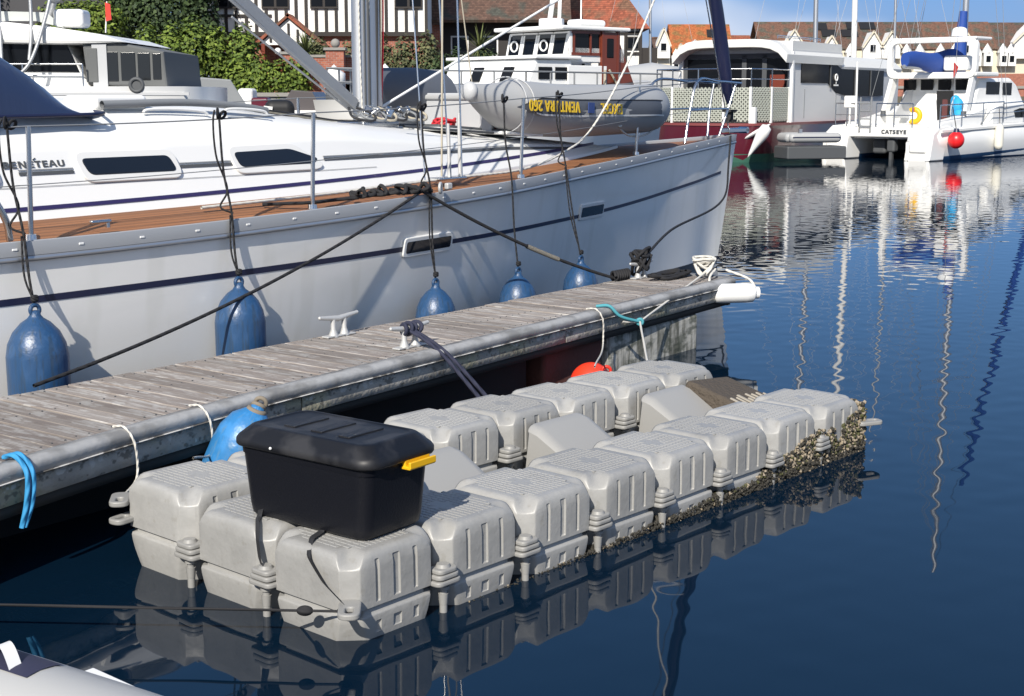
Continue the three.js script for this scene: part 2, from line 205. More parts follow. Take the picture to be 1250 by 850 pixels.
{
  const r = rng(8), bm = T.board.map((t, k) => [0, 1].map((q) => mat([1, 1, 1].map((v) => v * (q ? 0.80 : 1.02)), 0.85, { map: rep(t, 1, 0.9, 0.3 * k, 0.37 * k + 0.5 * q), bumpMap: T.boardBump, bumpScale: 0.004 }))).flat();
  const variants = new Map();
  for (let k = 0; k < 74; k++) {
    const x1 = E0 - 0.02 - k * 0.145, z1 = pfront(x1 - 0.07) + 0.004, key = Math.round(z1 * 40);
    if (!variants.has(key)) { const g = new RoundedBoxGeometry(0.1345, 0.034, key / 40, 1, 0.004); const uv = g.attributes.uv, p = g.attributes.position; for (let i = 0; i < uv.count; i++) uv.setXY(i, p.getX(i) / 0.14 + 0.5, p.getZ(i) / 1.1); g.translate(0, 0, key / 80); variants.set(key, g); }
    const b = mesh('deck_board', variants.get(key), bm[Math.floor(r() * 8)], pont); b.position.set(x1 - 0.07, DECK - 0.019 + (r() - 0.5) * 0.005, 0); b.rotation.y = (r() - 0.5) * 0.006;
  }
  // rounded grey edge strip, fascia boards and underside along the front, then round the end
  const path = []; for (let k = 0; k <= 30; k++) { const x = -10.9 + (10.92 + E0) * k / 30; path.push([x, pfront(x)]); }
  const strip = (sec, smooth) => loft(path.map(([x, z]) => sec.map(([dz, y]) => [x, y, z + dz])), { cap: true, closed: true, flip: false });
  const ring = (s) => [...s, s[0]];
  mesh('edge_strip', strip(ring([[0.006, DECK + 0.006], [0.055, DECK + 0.008], [0.082, DECK + 0.003], [0.0945, DECK - 0.008], [0.098, DECK - 0.02], [0.098, DECK - 0.055], [0.07, DECK - 0.06], [0.006, DECK - 0.06]])), mat([1, 1, 1], 0.55, { map: rep(weather([0.36, 0.36, 0.355], [0.17, 0.165, 0.155], 6, 140, 0.4, 0.72, 0.8), 1.5, 0.9), bumpMap: grit, bumpScale: 0.003 }), pont);
  mesh('edge_lip', strip(ring([[0.07, DECK - 0.0565], [0.102, DECK - 0.0565], [0.103, DECK - 0.064], [0.07, DECK - 0.064]])), mat([1, 1, 1], 0.8, { map: rep(weather([0.55, 0.54, 0.52], [0.10, 0.095, 0.085], 20, 141, 0.35, 0.6, 1), 3, 1) }), pont);
  const fm = mat([1, 1, 1], 0.85, { map: rep(T.fascia, 0.5, 1.4), bumpMap: rep(grit, 2, 2), bumpScale: 0.005 });
  for (let k = 0; k < 4; k++) { // four fascia lengths
    const a = -10.9 + 2.685 * k, q = []; for (let i = 0; i <= 8; i++) { const x = a + 0.004 + 2.675 * i / 8; q.push(ring([[0.075, DECK - 0.062], [0.078, DECK - 0.165], [0.02, DECK - 0.165], [0.02, DECK - 0.062]]).map(([dz, y]) => [x, y, pfront(x) + dz])); }
    mesh('fascia_board', loft(q, { cap: true, closed: true, uv: ([x, y, z]) => [x, y] }), fm, pont);
  }
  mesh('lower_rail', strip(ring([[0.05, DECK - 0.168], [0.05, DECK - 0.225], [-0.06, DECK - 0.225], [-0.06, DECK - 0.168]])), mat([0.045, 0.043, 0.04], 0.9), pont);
  { const sc = []; for (let k = 0; k < 74; k++) { const x = E0 - 0.02 - k * 0.145 - 0.07; for (const z of [0.06, 0.46, pfront(x) - 0.06]) for (const d of [-0.035, 0.035]) sc.push(cyl(0.0045, 0.0045, 0.006, x + d, DECK - 0.0015, z, 6)); } mesh('screw_head', sc, M.greyDk, pont).userData.kind = 'stuff'; }
  mesh('deck_frame', [box(10.7, 0.12, 0.06, -5.55, DECK - 0.11, 0.03), box(10.7, 0.1, 0.05, -5.55, DECK - 0.1, 0.45)], M.teakDk, pont);
  mesh('end_strip', [rbox(0.1, 0.07, 0.66, 0.025, E0 + 0.035, DECK - 0.025, 0.38)], mat([0.16, 0.165, 0.17], 0.5), pont);
  mesh('end_board', [box(0.05, 0.17, 0.64, E0 + 0.02, DECK - 0.15, 0.38)], fm, pont);
  mesh('float', rbox(1.35, 0.66, 0.7, 0.04, -1.44, 0.0, 0.40), M.concrete, pont);
  mesh('float', rbox(0.75, 0.62, 0.68, 0.04, -2.55, 0.0, 0.40), mat([0.10, 0.035, 0.028], 0.85, { bumpMap: grit, bumpScale: 0.004 }), pont, 'rusty red float under the pontoon');
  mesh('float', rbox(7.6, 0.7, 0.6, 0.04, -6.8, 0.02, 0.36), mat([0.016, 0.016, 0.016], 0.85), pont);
}
const plocal = (x, y, z) => { const c = Math.cos(HP), s = Math.sin(HP); return [px0 + x * c + z * s, y, pz0 - x * s + z * c]; };
// cleats
function cleat(label, x, z) {
  const c = thing('mooring_cleat', label, 'cleat', plocal(x, DECK, z), HP, 'mooring cleats bolted to the pontoon');
  const L = 0.17; mesh('horn_bar', [bar([-L, 0.135, 0], [0, 0.115, 0], 0.012, 0.02), bar([0, 0.115, 0], [L, 0.135, 0], 0.02, 0.012), ball(0.012, -L, 0.135, 0), ball(0.012, L, 0.135, 0)], M.galv, c);
  for (const s of [-0.05, 0.05]) mesh('post', lathe([[0.034, 0], [0.03, 0.015], [0.017, 0.05], [0.017, 0.115]], 12).translate(s, 0, 0), M.galv, c);
  mesh('base_plate', rbox(0.26, 0.012, 0.06, 0.005, 0, 0.006, 0), M.galv, c); return c;
}
cleat('bare white double-post cleat on the far edge of the pontoon', -4.29, 0.09);
cleat('cleat with dark blue rope wound round it on the near edge of the pontoon', -4.33, 0.73);
cleat('cleat under the heap of black rope near the pontoon end', -0.62, 0.10);

// ---------------------------------------------------------------- the floating dock of plastic cubes
const DK = [-0.602, -4.94], DT = 48.5 * Math.PI / 180, DY = 0.05;
const dl = (x, y, z) => { const c = Math.cos(DT), s = Math.sin(DT); return [DK[0] + x * c + z * s, y + DY, DK[1] - x * s + z * c]; };
const dock = thing('floating_dock', 'floating dock of linked grey plastic cubes lying alongside the pontoon', 'dock', [DK[0], DY, DK[1]], DT);
function plan(inset, ch, chIn, y, dip) { // one ring of a float: square with cut corners, each corner dipping by `dip`
  const h = 0.2455 - inset, out = [], c = ch; const P = [];
  for (let k = 0; k < 4; k++) { const r = ([x, z]) => { for (let q = 0; q < k; q++) [x, z] = [-z, x]; return [x, z]; };
    for (const t of [0.0, 0.12, 0.3, 0.5, 0.7, 0.88, 1.0]) P.push([...r([h, lerp(-(h - c), h - c, t)]), 0]);
    for (const t of [0.1, 0.22, 0.36, 0.5, 0.64, 0.78, 0.9]) { const w = sstep(0, 1, 1 - Math.abs(t - 0.5) * 2); const q = r([lerp(h, h - c, t) - chIn * w, lerp(h - c, h, t) - chIn * w]); P.push([...q, w]); } }
  for (const [x, z, w] of P) out.push([x, y - dip * w, z]); out.push(out[0]); return out;
}
function makeFloat(top) {
  const R = [[0, 0.062, 0, 0.118], [0, 0.062, 0, top - 0.11], [0, 0.062, 0, top - 0.064], [0.0015, 0.064, 0.004, top - 0.054], [0.003, 0.069, 0.014, top - 0.042], [0.007, 0.075, 0.028, top - 0.026], [0.013, 0.079, 0.036, top - 0.013], [0.023, 0.082, 0.040, top - 0.0045], [0.036, 0.084, 0.039, top], [0.06, 0.085, 0.026, top], [0.16, 0.06, 0, top]].map(([i, c, k, y]) => plan(i, c, k, y, 0));
  const uvf = (p) => [p[0] + 0.5, p[2] + 0.5];
  let g = loft(R, { closed: true, cap: true, flip: true, uv: uvf });
  const slots = []; for (const k of [1, 3]) for (const [z, w] of [[-0.1, 0.024], [0, 0.038], [0.1, 0.024]]) { const b = rbox(0.03, top - 0.165, w, 0.006, 0.246 + 0.0045, (top + 0.14) / 2 - 0.02, z); b.rotateY(k * Math.PI / 2); slots.push(b); }
  const skirt = loft([plan(0.03, 0.10, 0, -0.12, 0), plan(0.012, 0.09, 0, -0.04, 0), plan(0.003, 0.08, 0, 0.02, 0), plan(0.0, 0.072, 0, 0.06, 0), plan(0.0, 0.068, 0, 0.080, 0), plan(0.002, 0.068, 0, 0.090, 0), plan(0.016, 0.075, 0, 0.094, 0), plan(0.016, 0.075, 0, 0.117, 0)], { closed: true, cap: true, flip: true, uv: uvf });
  const low = []; for (const k of [1, 3]) for (const z of [-0.1, 0.0, 0.1]) { const b = rbox(0.03, 0.05, z ? 0.03 : 0.045, 0.005, 0.2505, 0.035, z); b.rotateY(k * Math.PI / 2); low.push(b); }
  const cut = (geo, cuts) => { const ev = new Evaluator(); ev.useGroups = false; const a = new Brush(prep(geo)); a.updateMatrixWorld(); const b = new Brush(mergeGeometries(cuts.map(prep))); b.updateMatrixWorld(); return prep(ev.evaluate(a, b, SUBTRACTION).geometry); };
  g = cut(g, slots); const sk = cut(skirt, low);
  const tr = []; for (let a = 0; a < 14; a++) for (let c = 0; c < 9; c++) { const x = (a - 6.5) * 0.026, z = (c - 4) * 0.041; if (Math.hypot(x, z) < 0.05 || Math.abs(x) + Math.abs(z) > 0.285) continue; tr.push(rbox(0.0175, 0.006, 0.036, 0.0025, x, top - 0.0008, z, 0, 0, 0, 1)); }
  const out = mergeGeometries([...tr, g, sk, ball(0.013, 0.205, top - 0.085, 0.205), ball(0.013, -0.205, top - 0.085, 0.205), ball(0.013, 0.205, top - 0.085, -0.205), ball(0.013, -0.205, top - 0.085, -0.205)].map(prep));
  const P = out.attributes.position, U = out.attributes.uv, a = V(0, 0, 0), b = V(0, 0, 0), c = V(0, 0, 0); // box-projected uv
  for (let i = 0; i < P.count; i += 3) { a.fromBufferAttribute(P, i); b.fromBufferAttribute(P, i + 1); c.fromBufferAttribute(P, i + 2); const n = b.clone().sub(a).cross(c.clone().sub(a)), ax = Math.abs(n.x), ay = Math.abs(n.y), az = Math.abs(n.z); for (let k = 0; k < 3; k++) { const x = P.getX(i + k), y = P.getY(i + k), z = P.getZ(i + k); if (ay >= ax && ay >= az) U.setXY(i + k, x * 2, z * 2); else if (ax > az) U.setXY(i + k, z * 2, y * 2); else U.setXY(i + k, x * 2, y * 2); } }
  return out;
}
{
  const gF = makeFloat(0.335), r = rng(21);
  const fm = T.float.map((t, k) => phys([1, 1, 1].map((v) => v * [1.0, 0.91, 1.06][k]), 0.42, { map: t, bumpMap: grit, bumpScale: 0.0012 }));
  const put = (i, j, dy = 0) => { const f = mesh('float_cube', gF, fm[Math.floor(r() * 3)], dock); f.position.set((i + 0.5) * 0.5, dy + (r() - 0.5) * 0.008, -(j + 0.5) * 0.5); f.rotation.set((r() - 0.5) * 0.02, (Math.floor(r() * 2) * Math.PI) + (r() - 0.5) * 0.014, (r() - 0.5) * 0.02); return f; };
  for (let i = 0; i < 8; i++) { const a = put(i, 0, -0.004 * i); const b = put(i, 2, 0.052 - 0.004 * i); if (i === 7) a.userData.label = 'end cube whose side is crusted with pale barnacles'; }
  put(0, 1, 0.01); put(1, 1, 0.0);
  // smooth sloping chocks in the channel
  const wedge = () => { const rows = []; for (const x of [0.0, 0.02, 0.06, 0.4, 0.44, 0.46]) { const e = x === 0 || x === 0.46 ? 0.035 : x === 0.02 || x === 0.44 ? 0.012 : 0; rows.push([[x, -0.1, -0.02], [x, 0.315 - e, -0.03 - e], [x, 0.325 - e, -0.06], [x, 0.31 - e, -0.12], [x, 0.15 - e * 0.5, -0.40], [x, 0.10 - e * 0.3, -0.47], [x, -0.1, -0.48], [x, -0.1, -0.02]].map(([a, b, c]) => [a, b, -c - 0.5])); } return loft(rows, { closed: true, cap: true, flip: true }); };
  const gw = wedge();
  for (const i of [2, 4, 6]) { const w = mesh('sloping_chock', gw, phys([0.305, 0.302, 0.29], 0.45), dock); w.position.set(i * 0.5 + 0.10, 0.0, -0.5); w.scale.set(1, 1, 1); }
  // a dark fouled block with pale ribs, dipping into the channel at the far end
  { const bk = mesh('fouled_block', rbox(0.47, 0.34, 0.46, 0.03, 0, 0, 0), mat([0.075, 0.06, 0.045], 0.9, { bumpMap: grit, bumpScale: 0.012 }), dock, 'dark fouled block with pale ribs dipping into the channel'); bk.position.set(3.72, 0.115, -0.74); bk.rotation.set(0.26, 0, -0.10); const rq = rng(14);
    for (let k = 0; k < 8; k++) mesh('rib', [rbox(0.016, 0.30, 0.02, 0.005, -0.2 + k * 0.057, -0.01, 0.232), rbox(0.013 + 0.012 * rq(), 0.02, 0.1 + 0.12 * rq(), 0.004, -0.2 + k * 0.057 + 0.012 * (rq() - 0.5), 0.168, 0.15, 0, (rq() - 0.5) * 0.25)], mat([0.33, 0.30, 0.25], 0.8), bk); }
  // couplings: stacked lugs with a pin below, on every visible joint
  const lug = (y, w = 0.062, l = 0.05) => prism(rrect(w * 2, l * 2, 0.03), 0.02, 0.006).rotateX(-Math.PI / 2).translate(0, y, 0);
  const stack = [lug(0.118, 0.068, 0.045), lug(0.142, 0.06, 0.043), lug(0.164, 0.054, 0.04), cyl(0.026, 0.032, 0.014, 0, 0.190, 0, 14)];
  const pin = [cyl(0.015, 0.015, 0.1, 0, 0.07, 0, 12), cyl(0.024, 0.024, 0.012, 0, 0.098, 0, 10), cyl(0.021, 0.017, 0.045, 0, 0.05, 0, 10), cyl(0.016, 0.016, 0.14, 0, -0.03, 0, 10)];
  const gs = mergeGeometries(stack.map(prep)), gp = mergeGeometries(pin.map(prep)), cm = mat([0.265, 0.262, 0.25], 0.5);
  const node = (i, j, off, turn, dy = 0) => { const c = mesh('coupling', gs, cm, dock); c.position.set(i * 0.5 + off[0], dy, -j * 0.5 + off[1]); c.rotation.y = turn; const p = mesh('pin', gp, cm, c); };
  for (let i = 1; i < 8; i++) node(i, 0, [0, -0.005], 0, -0.004 * i);
  for (let j = 1; j < 3; j++) node(0, j, [0.005, 0], Math.PI / 2, 0.005);
  for (let i = 1; i < 8; i++) { if (i > 1) node(i, 1, [0, 0], 0); node(i, 2, [0, 0.02], 0, 0.03); }
  const tab = () => prism((() => { const s = rrect(0.17, 0.085, 0.04); s.holes.push(new THREE.Path(rrect(0.06, 0.03, 0.014, -0.03).getPoints(4))); return s; })(), 0.024, 0.006).rotateX(-Math.PI / 2);
  for (const [x, y, z, a] of [[-0.02, 0.14, 0.02, Math.PI * 0.25], [0.0, 0.19, -1.45, 0.15], [4.02, 0.14, 0.02, Math.PI * 0.85], [-0.0, 0.262, -1.50, 0.9]]) { const t = mesh('lug', tab(), cm, dock); t.position.set(x, y, z); t.rotation.y = a; }
  // mussels and barnacles on the far waterline
  const shell = new THREE.IcosahedronGeometry(1, 0), L = [], rr = rng(77);
  const add = (x, y, z, s) => L.push([x, y, z, s]);
  for (let k = 0; k < 6000; k++) { const x = 0.6 + 3.42 * Math.pow(rr(), 0.55), grow = sstep(0.8, 3.9, x), nz = fbm(x / 4 + 0.1, 0.3, 40, 4, 3, 55), hi = 0.0 + 0.075 * grow * (0.4 + 1.2 * nz) + Math.min(0.14, -0.05 + 0.40 * nz) * sstep(2.7, 3.7, x); add(x, -0.06 + (hi + 0.06) * Math.pow(rr(), 1.3), 0.246 - 0.25 + (rr() - 0.35) * 0.016 + 0.002, 0.003 + 0.0075 * rr() * (0.4 + grow)); }
  for (let k = 0; k < 1600; k++) add(4.0 + (rr() - 0.4) * 0.02 - 0.002, -0.06 + 0.33 * rr(), -0.48 * rr(), 0.006 + 0.012 * rr());
  for (let k = 0; k < 700; k++) { const j = 1 + Math.floor(Math.pow(rr(), 0.6) * 6.99); add(j * 0.5 + (rr() - 0.5) * 0.09, -0.05 + 0.13 * rr() * j / 7, -0.01 - 0.05 * rr(), 0.005 + 0.012 * rr()); }
  for (let k = 0; k < 500; k++) add(3.52 + 0.46 * rr(), 0.10 + 0.14 * rr(), -0.52 - 0.012 * rr(), 0.006 + 0.01 * rr());
  const im = new THREE.InstancedMesh(shell, mat([1, 1, 1], 0.75), L.length), o = new THREE.Object3D(), c = new THREE.Color();
  L.forEach(([x, y, z, s], k) => { o.position.set(x, y, z); o.rotation.set(rr() * 6, rr() * 6, rr() * 6); o.scale.set(s, s * (0.6 + 0.9 * rr()), s * (0.5 + 0.5 * rr())); o.updateMatrix(); im.setMatrixAt(k, o.matrix);
    const up = sstep(0.0, 0.12, y), t = rr(); const dk = [0.03, 0.027, 0.02], pl = [0.29, 0.245, 0.185], gn = [0.06, 0.06, 0.02]; const q = t < (0.03 + 0.42 * up) * sstep(2.4, 3.5, x) + 0.03 ? mixc(pl, [0.25, 0.2, 0.13], rr()) : t < 0.8 ? dk : gn; im.setColorAt(k, c.setRGB(...(y < 0.03 && t > 0.12 ? dk : q))); });
  im.name = 'mussel_crust'; im.userData.kind = 'stuff'; im.castShadow = im.receiveShadow = true; dock.add(im);
}

// ---------------------------------------------------------------- black storage box with straps
{
  const b = thing('storage_box', 'large black plastic storage box with yellow latch on the near end of the floating dock', 'storage box', dl(0.31, 0.342, -0.425), DT + 0.08);
  const rr = (w, l, r, y, n = 5) => { const o = []; for (let k = 0; k < 4; k++) for (let q = 0; q <= n; q++) { const a = (k + q / n) * Math.PI / 2, sx = [1, -1, -1, 1][k], sz = [1, 1, -1, -1][k]; o.push([sx * (w / 2 - r) + Math.cos(a) * r, y, sz * (l / 2 - r) + Math.sin(a) * r]); } o.push(o[0]); return o; };
  const pl = phys([0.0065, 0.007, 0.010], 0.42, { specularIntensity: 0.7, bumpMap: rep(grit, 6, 6), bumpScale: 0.0006 });
  mesh('body', loft([rr(0.33, 0.62, 0.05, 0.0), rr(0.36, 0.65, 0.06, 0.012), rr(0.37, 0.662, 0.06, 0.05), rr(0.39, 0.70, 0.06, 0.26), rr(0.396, 0.71, 0.06, 0.262), rr(0.40, 0.715, 0.06, 0.30)], { closed: true, cap: true, flip: false }), pl, b);
  const dl2 = phys([1, 1, 1], 0.48, { map: rep(weather([0.007, 0.0075, 0.010], [0.034, 0.034, 0.036], 4, 171, 0.42, 0.7, 0.9), 1.3, 1.3), specularIntensity: 0.7 });
  mesh('lid', loft([rr(0.40, 0.725, 0.06, 0.292), rr(0.425, 0.76, 0.075, 0.292), rr(0.435, 0.77, 0.08, 0.30), rr(0.435, 0.77, 0.08, 0.318), rr(0.42, 0.755, 0.075, 0.330), rr(0.41, 0.75, 0.07, 0.333), rr(0.34, 0.66, 0.06, 0.372), rr(0.325, 0.64, 0.055, 0.376), rr(0.30, 0.61, 0.05, 0.377), rr(0.29, 0.60, 0.05, 0.373), rr(0.2, 0.5, 0.04, 0.373)], { closed: true, cap: true, flip: false }), dl2, b);
  for (const z of [-0.15, 0, 0.15]) mesh('lid_rib', rbox(0.2, 0.008, 0.06, 0.003, 0, 0.375, z), dl2, b);
  mesh('latch', [rbox(0.15, 0.05, 0.018, 0.006, 0.07, 0.292, 0.374), rbox(0.155, 0.014, 0.046, 0.005, 0.07, 0.268, 0.386), rbox(0.155, 0.028, 0.012, 0.004, 0.07, 0.279, 0.406)], M.yellow, b);
  for (const [x, z] of [[0.19, 0.22], [0.19, 0.12], [0.19, -0.12], [0.19, -0.22]]) mesh('wall_rib', rbox(0.012, 0.2, 0.012, 0.004, x - 0.004, 0.14, z, 0, 0, -0.065), pl, b);
  for (const s of [1]) mesh('seam', rbox(0.002, 0.004, 0.5, 0.001, -0.19, 0.2, 0), pl, b);
  mesh('rivet', [ball(0.006, -0.224, 0.312, -0.13)], M.white, b);
  const strap = (label, p) => { const c = new THREE.CatmullRomCurve3(p.map((q) => V(...dl(...q))), false, 'catmullrom', 0.2), n = 26, rows = []; for (let k = 0; k <= n; k++) { const q = c.getPoint(k / n), w = 0.016, t = k / n * 1.2, d = dl(0, 0, 0), e = dl(Math.sin(t) * 0.4, 0, -1), dx = (e[0] - d[0]) * w, dz = (e[2] - d[2]) * w; const a = [q.x + dx, q.y, q.z + dz], bb = [q.x - dx, q.y, q.z - dz]; rows.push([a, bb, [bb[0], bb[1] - 0.003, bb[2] - 0.002], [a[0], a[1] - 0.003, a[2] - 0.002], a]); } const m = mesh('tie_strap', loft(rows, { closed: true, cap: true }), M.rubber); tag(m, label, 'strap', 'black straps holding the storage box'); };
  strap('black strap from the box to the front corner lug of the dock', [[0.165, 0.42, -0.32], [0.14, 0.348, -0.315], [0.06, 0.345, -0.28], [-0.008, 0.30, -0.22], [-0.014, 0.22, -0.13], [-0.02, 0.17, -0.02]]);
  strap('black strap from the box to the second lug of the dock', [[0.125, 0.43, -0.655], [0.10, 0.352, -0.65], [0.05, 0.35, -0.60], [0.0, 0.30, -0.54], [-0.008, 0.23, -0.52], [-0.01, 0.195, -0.50]]);
}

// ---------------------------------------------------------------- the white sailing yacht beyond the pontoon
const YB = [2.774, -17.531], YT = 52 * Math.PI / 180;
const yw = (x, y, z) => { const c = Math.cos(YT), s = Math.sin(YT); return [YB[0] + x * c + z * s, y, YB[1] - x * s + z * c]; };
const bS = smoothTable([[0, 0.02], [0.6, 0.14], [1.24, 0.285], [2.4, 0.54], [3.6, 0.83], [4.9, 1.12], [6.3, 1.44], [7.6, 1.63], [9, 1.74], [10.2, 1.78], [11.5, 1.76], [13, 1.68], [14.6, 1.45]]);
const hS = (s) => 1.29 + 0.33 * Math.pow(Math.max(0, 1 - s / 11), 1.4);
const wS = smoothTable([[0, 0.0], [0.4, 0.01], [1.2, 0.15], [2.4, 0.33], [3.6, 0.57], [4.9, 0.83], [6.3, 1.13], [7.6, 1.37], [9, 1.56], [10.2, 1.62], [11.5, 1.6], [13, 1.5], [14.6, 1.25]]); // half-breadth at the water
// half-breadth of the hull at station s and height y
const hullZ = (s, y) => { const H = hS(s), rake = 0.4 * (1 - y / 1.62), t = clamp(y / H, -0.4, 1), k = 0.78 * t + 0.22 * t * (2 - t); if (s < rake) return 0.0; const sc = (s - rake * clamp(1 - s / 3)); return lerp(wS(Math.max(s, 0.4) - 0.4 + 0.4 * clamp((s - 0.4))), bS(Math.max(0, sc)), k); };
const yacht = thing('sailing_yacht', 'large white sailing yacht with teak side deck and navy stripe lying behind the pontoon', 'sailing yacht', [YB[0], 0, YB[1]], YT);
{
  const SS = []; for (let k = 0; k <= 60; k++) SS.push(14.4 * Math.pow(k / 60, 1.35));
  const YY = [-0.25, 0.0, 0.13, 0.14, 0.3, 0.5, 0.7, 0.85, 1];
  const side = (sg, y0, y1, n, off = 0, sr = SS) => loft(sr.map((s) => { const o = []; for (let k = 0; k <= n; k++) { const f = k / n, H = hS(s) - 0.005, y = typeof y0 === 'function' ? lerp(y0(s), y1(s), f) : lerp(y0, y1 === 1 ? H : y1, f); const rk = Math.max(0, 0.4 * (1 - y / 1.62)); const ss = Math.max(s, 0) + rk * clamp(1 - s / 3); o.push([-ss, y, sg * (hullZ(ss, y) + off)]); } return o; }), { flip: sg < 0, uv: ([x, y]) => [x * 0.25, y * 0.5] });
  mesh('hull', [side(1, 0.13, 1, 14), side(-1, 0.13, 1, 14)], M.gel, yacht);
  mesh('boot_stripe', [side(1, -0.3, 0.13, 4), side(-1, -0.3, 0.13, 4)], mat([0.008, 0.009, 0.014], 0.4), yacht);
  const cove = smoothTable([[0.3, 1.17], [0.66, 1.14], [2.0, 1.06], [2.8, 1.02], [4.3, 0.97], [6, 0.955], [9, 0.95], [14, 0.95]]);
  const cs = SS.filter((s) => s > 0.35); mesh('hull_stripe', [side(1, (s) => cove(s) - 0.016, (s) => cove(s) + 0.018 + 0.006 * clamp((s - 5) / 5), 2, 0.003, cs), side(-1, (s) => cove(s) - 0.016, (s) => cove(s) + 0.018, 2, 0.003, cs)], M.navy, yacht);
  // transom
  { const s = 14.4, o = []; for (const y of [-0.2, 0.3, 0.8, hS(s)]) o.push([[-s, y, -hullZ(s, y)], [-s, y, 0], [-s, y, hullZ(s, y)]]); mesh('transom', loft(o, { flip: true }), M.gel, yacht); }
  // deck with teak, cambered
  mesh('teak_deck', loft(SS.map((s) => { const b = bS(s) - 0.015, H = hS(s) - 0.05; return [-1, -0.8, -0.6, -0.3, 0, 0.3, 0.6, 0.8, 1].map((t) => [-s, H + 0.2 * b / 1.75 * (1 - t * t), t * b]); }), { uv: ([x, y, z]) => [x, z] }), M.teak, yacht);
  // perforated grey toe rail with a pale rubbing band below
  const railm = mat([0.40, 0.41, 0.42], 0.5, { metalness: 0.25 }), sr = SS.filter((s) => s > 0.05 && s < 13.6);
  for (const sg of [1, -1]) {
    const rr = (sec, off) => loft(sr.map((s) => { const b = bS(s), H = hS(s), q = sec.map(([dz, dy]) => [-s, H + dy, sg * (b + dz)]); return [...q, q[0]]; }), { closed: true, flip: sg > 0, cap: true });
    mesh('toe_rail', rr([[0.004, -0.085], [0.012, -0.082], [0.012, -0.006], [0.0, 0.0], [-0.012, -0.006], [-0.012, -0.06]]), railm, yacht);
    mesh('rubbing_band', rr([[0.0, -0.118], [0.016, -0.113], [0.018, -0.096], [0.012, -0.085], [0.0, -0.085]]), M.alu, yacht);
  }
  const slots = []; for (let s = 0.7; s < 13; s += 0.42) { const b = bS(s), a = Math.atan2(bS(s + 0.1) - bS(s - 0.1), 0.2); slots.push(rbox(0.032, 0.012, 0.008, 0.003, -s, hS(s) - 0.045, b + 0.012, 0, a)); }
  mesh('rail_slot', slots, M.white, yacht).userData.kind = 'stuff';
  // coachroof
  const cb = smoothTable([[2.8, 0.12], [3.3, 0.30], [4.0, 0.52], [4.8, 0.73], [5.8, 0.93], [7, 1.10], [8, 1.18], [9.5, 1.23], [11.2, 1.22], [12, 1.2]]), cbY = (s) => hS(s) + 0.05;
  const ct = smoothTable([[2.8, 1.50], [3.5, 1.575], [4.5, 1.645], [5.3, 1.69], [6.2, 1.745], [7.05, 1.80], [7.95, 1.885], [8.6, 1.955], [9.1, 1.985], [9.7, 2.0], [10.5, 1.985], [12, 1.97]]);
  const kn = (s) => Math.min(1.745, lerp(cbY(s), ct(s), 0.72));
  const CS = []; for (let k = 0; k <= 46; k++) CS.push(2.85 + 9.1 * k / 46);
  const cz = (s, y) => { const f = clamp((y - cbY(s)) / Math.max(0.05, kn(s) - cbY(s))); return cb(s) - 0.17 * f * clamp((s - 2.8) / 3, 0.3, 1); };
  mesh('coachroof', loft(CS.map((s) => { const half = [], k = kn(s), t = ct(s), b = cb(s), y0 = cbY(s) - 0.09, zk = cz(s, k), zt = zk * 0.72;
    half.push([0, t + 0.05 * b], [zt * 0.5, t + 0.04 * b], [zt, t], [lerp(zt, zk, 0.4), lerp(t, k, 0.28)], [lerp(zt, zk, 0.8), lerp(t, k, 0.68)], [zk, k + 0.012], [zk + 0.004, k - 0.012], [lerp(zk, b, 0.5), lerp(k, cbY(s), 0.5)], [b, cbY(s) + 0.0], [b + 0.012, cbY(s) - 0.01], [b + 0.014, y0]);
    const L = half.slice(1).reverse().map(([z, y]) => [-s, y, -z]), R = half.map(([z, y]) => [-s, y, z]); return [...L, ...R]; }), { cap: true, uv: ([x, y, z]) => [x * 0.3, z * 0.3] }), M.white, yacht);
  const band = (y0, y1, m, a, b, off = 0.006, nm = 'cabin_stripe') => { const ss = []; for (let k = 0; k <= 24; k++) ss.push(lerp(a, b, k / 24)); return mesh(nm, loft(ss.map((s) => { const l = typeof y0 === 'function' ? y0(s) : y0, h = typeof y1 === 'function' ? y1(s) : y1; return [[-s, l, cz(s, l) + off], [-s, h, cz(s, h) + off]]; }), { flip: true }), m, yacht); };
  band((s) => cbY(s) + 0.058, (s) => cbY(s) + 0.082, M.purple, 3.6, 11.6);
  for (const [a, b] of [[4.2, 8.16], [9.04, 9.52], [10.34, 10.72]]) { band((s) => Math.min(1.605, kn(s) - 0.03), (s) => Math.min(1.625, kn(s) - 0.01), M.greyDk, a, b); band(1.632, 1.639, M.grey, a + 1.2 * (a < 5), b); }
  band(1.535, 1.5385, M.grey, 7.6, 10.9);
  // cabin windows: white moulded frame, dark pane
  const quad = (pts, grow, d0, d1) => { const c = pts.reduce((a, p) => [a[0] + p[0] / pts.length, a[1] + p[1] / pts.length], [0, 0]); const sh = new THREE.Shape(), q = pts.map(([x, y]) => { const dx = x - c[0], dy = y - c[1], l = Math.hypot(dx, dy); return [x + Math.sign(dx) * grow, y + Math.sign(dy) * grow]; }), r = 0.3; q.forEach((p, k) => { const n = q[(k + 1) % q.length], pr = q[(k + q.length - 1) % q.length], e = (u, v, d) => { const l = Math.hypot(v[0] - u[0], v[1] - u[1]), t = Math.min(0.045 + grow * 0.8, l * 0.45) / l; return [lerp(u[0], v[0], t), lerp(u[1], v[1], t)]; }; const a = e(p, pr), b = e(p, n); if (!k) sh.moveTo(...a); else sh.lineTo(...a); sh.quadraticCurveTo(...p, ...b); }); sh.closePath(); return prism(sh, d1, 0.006); };
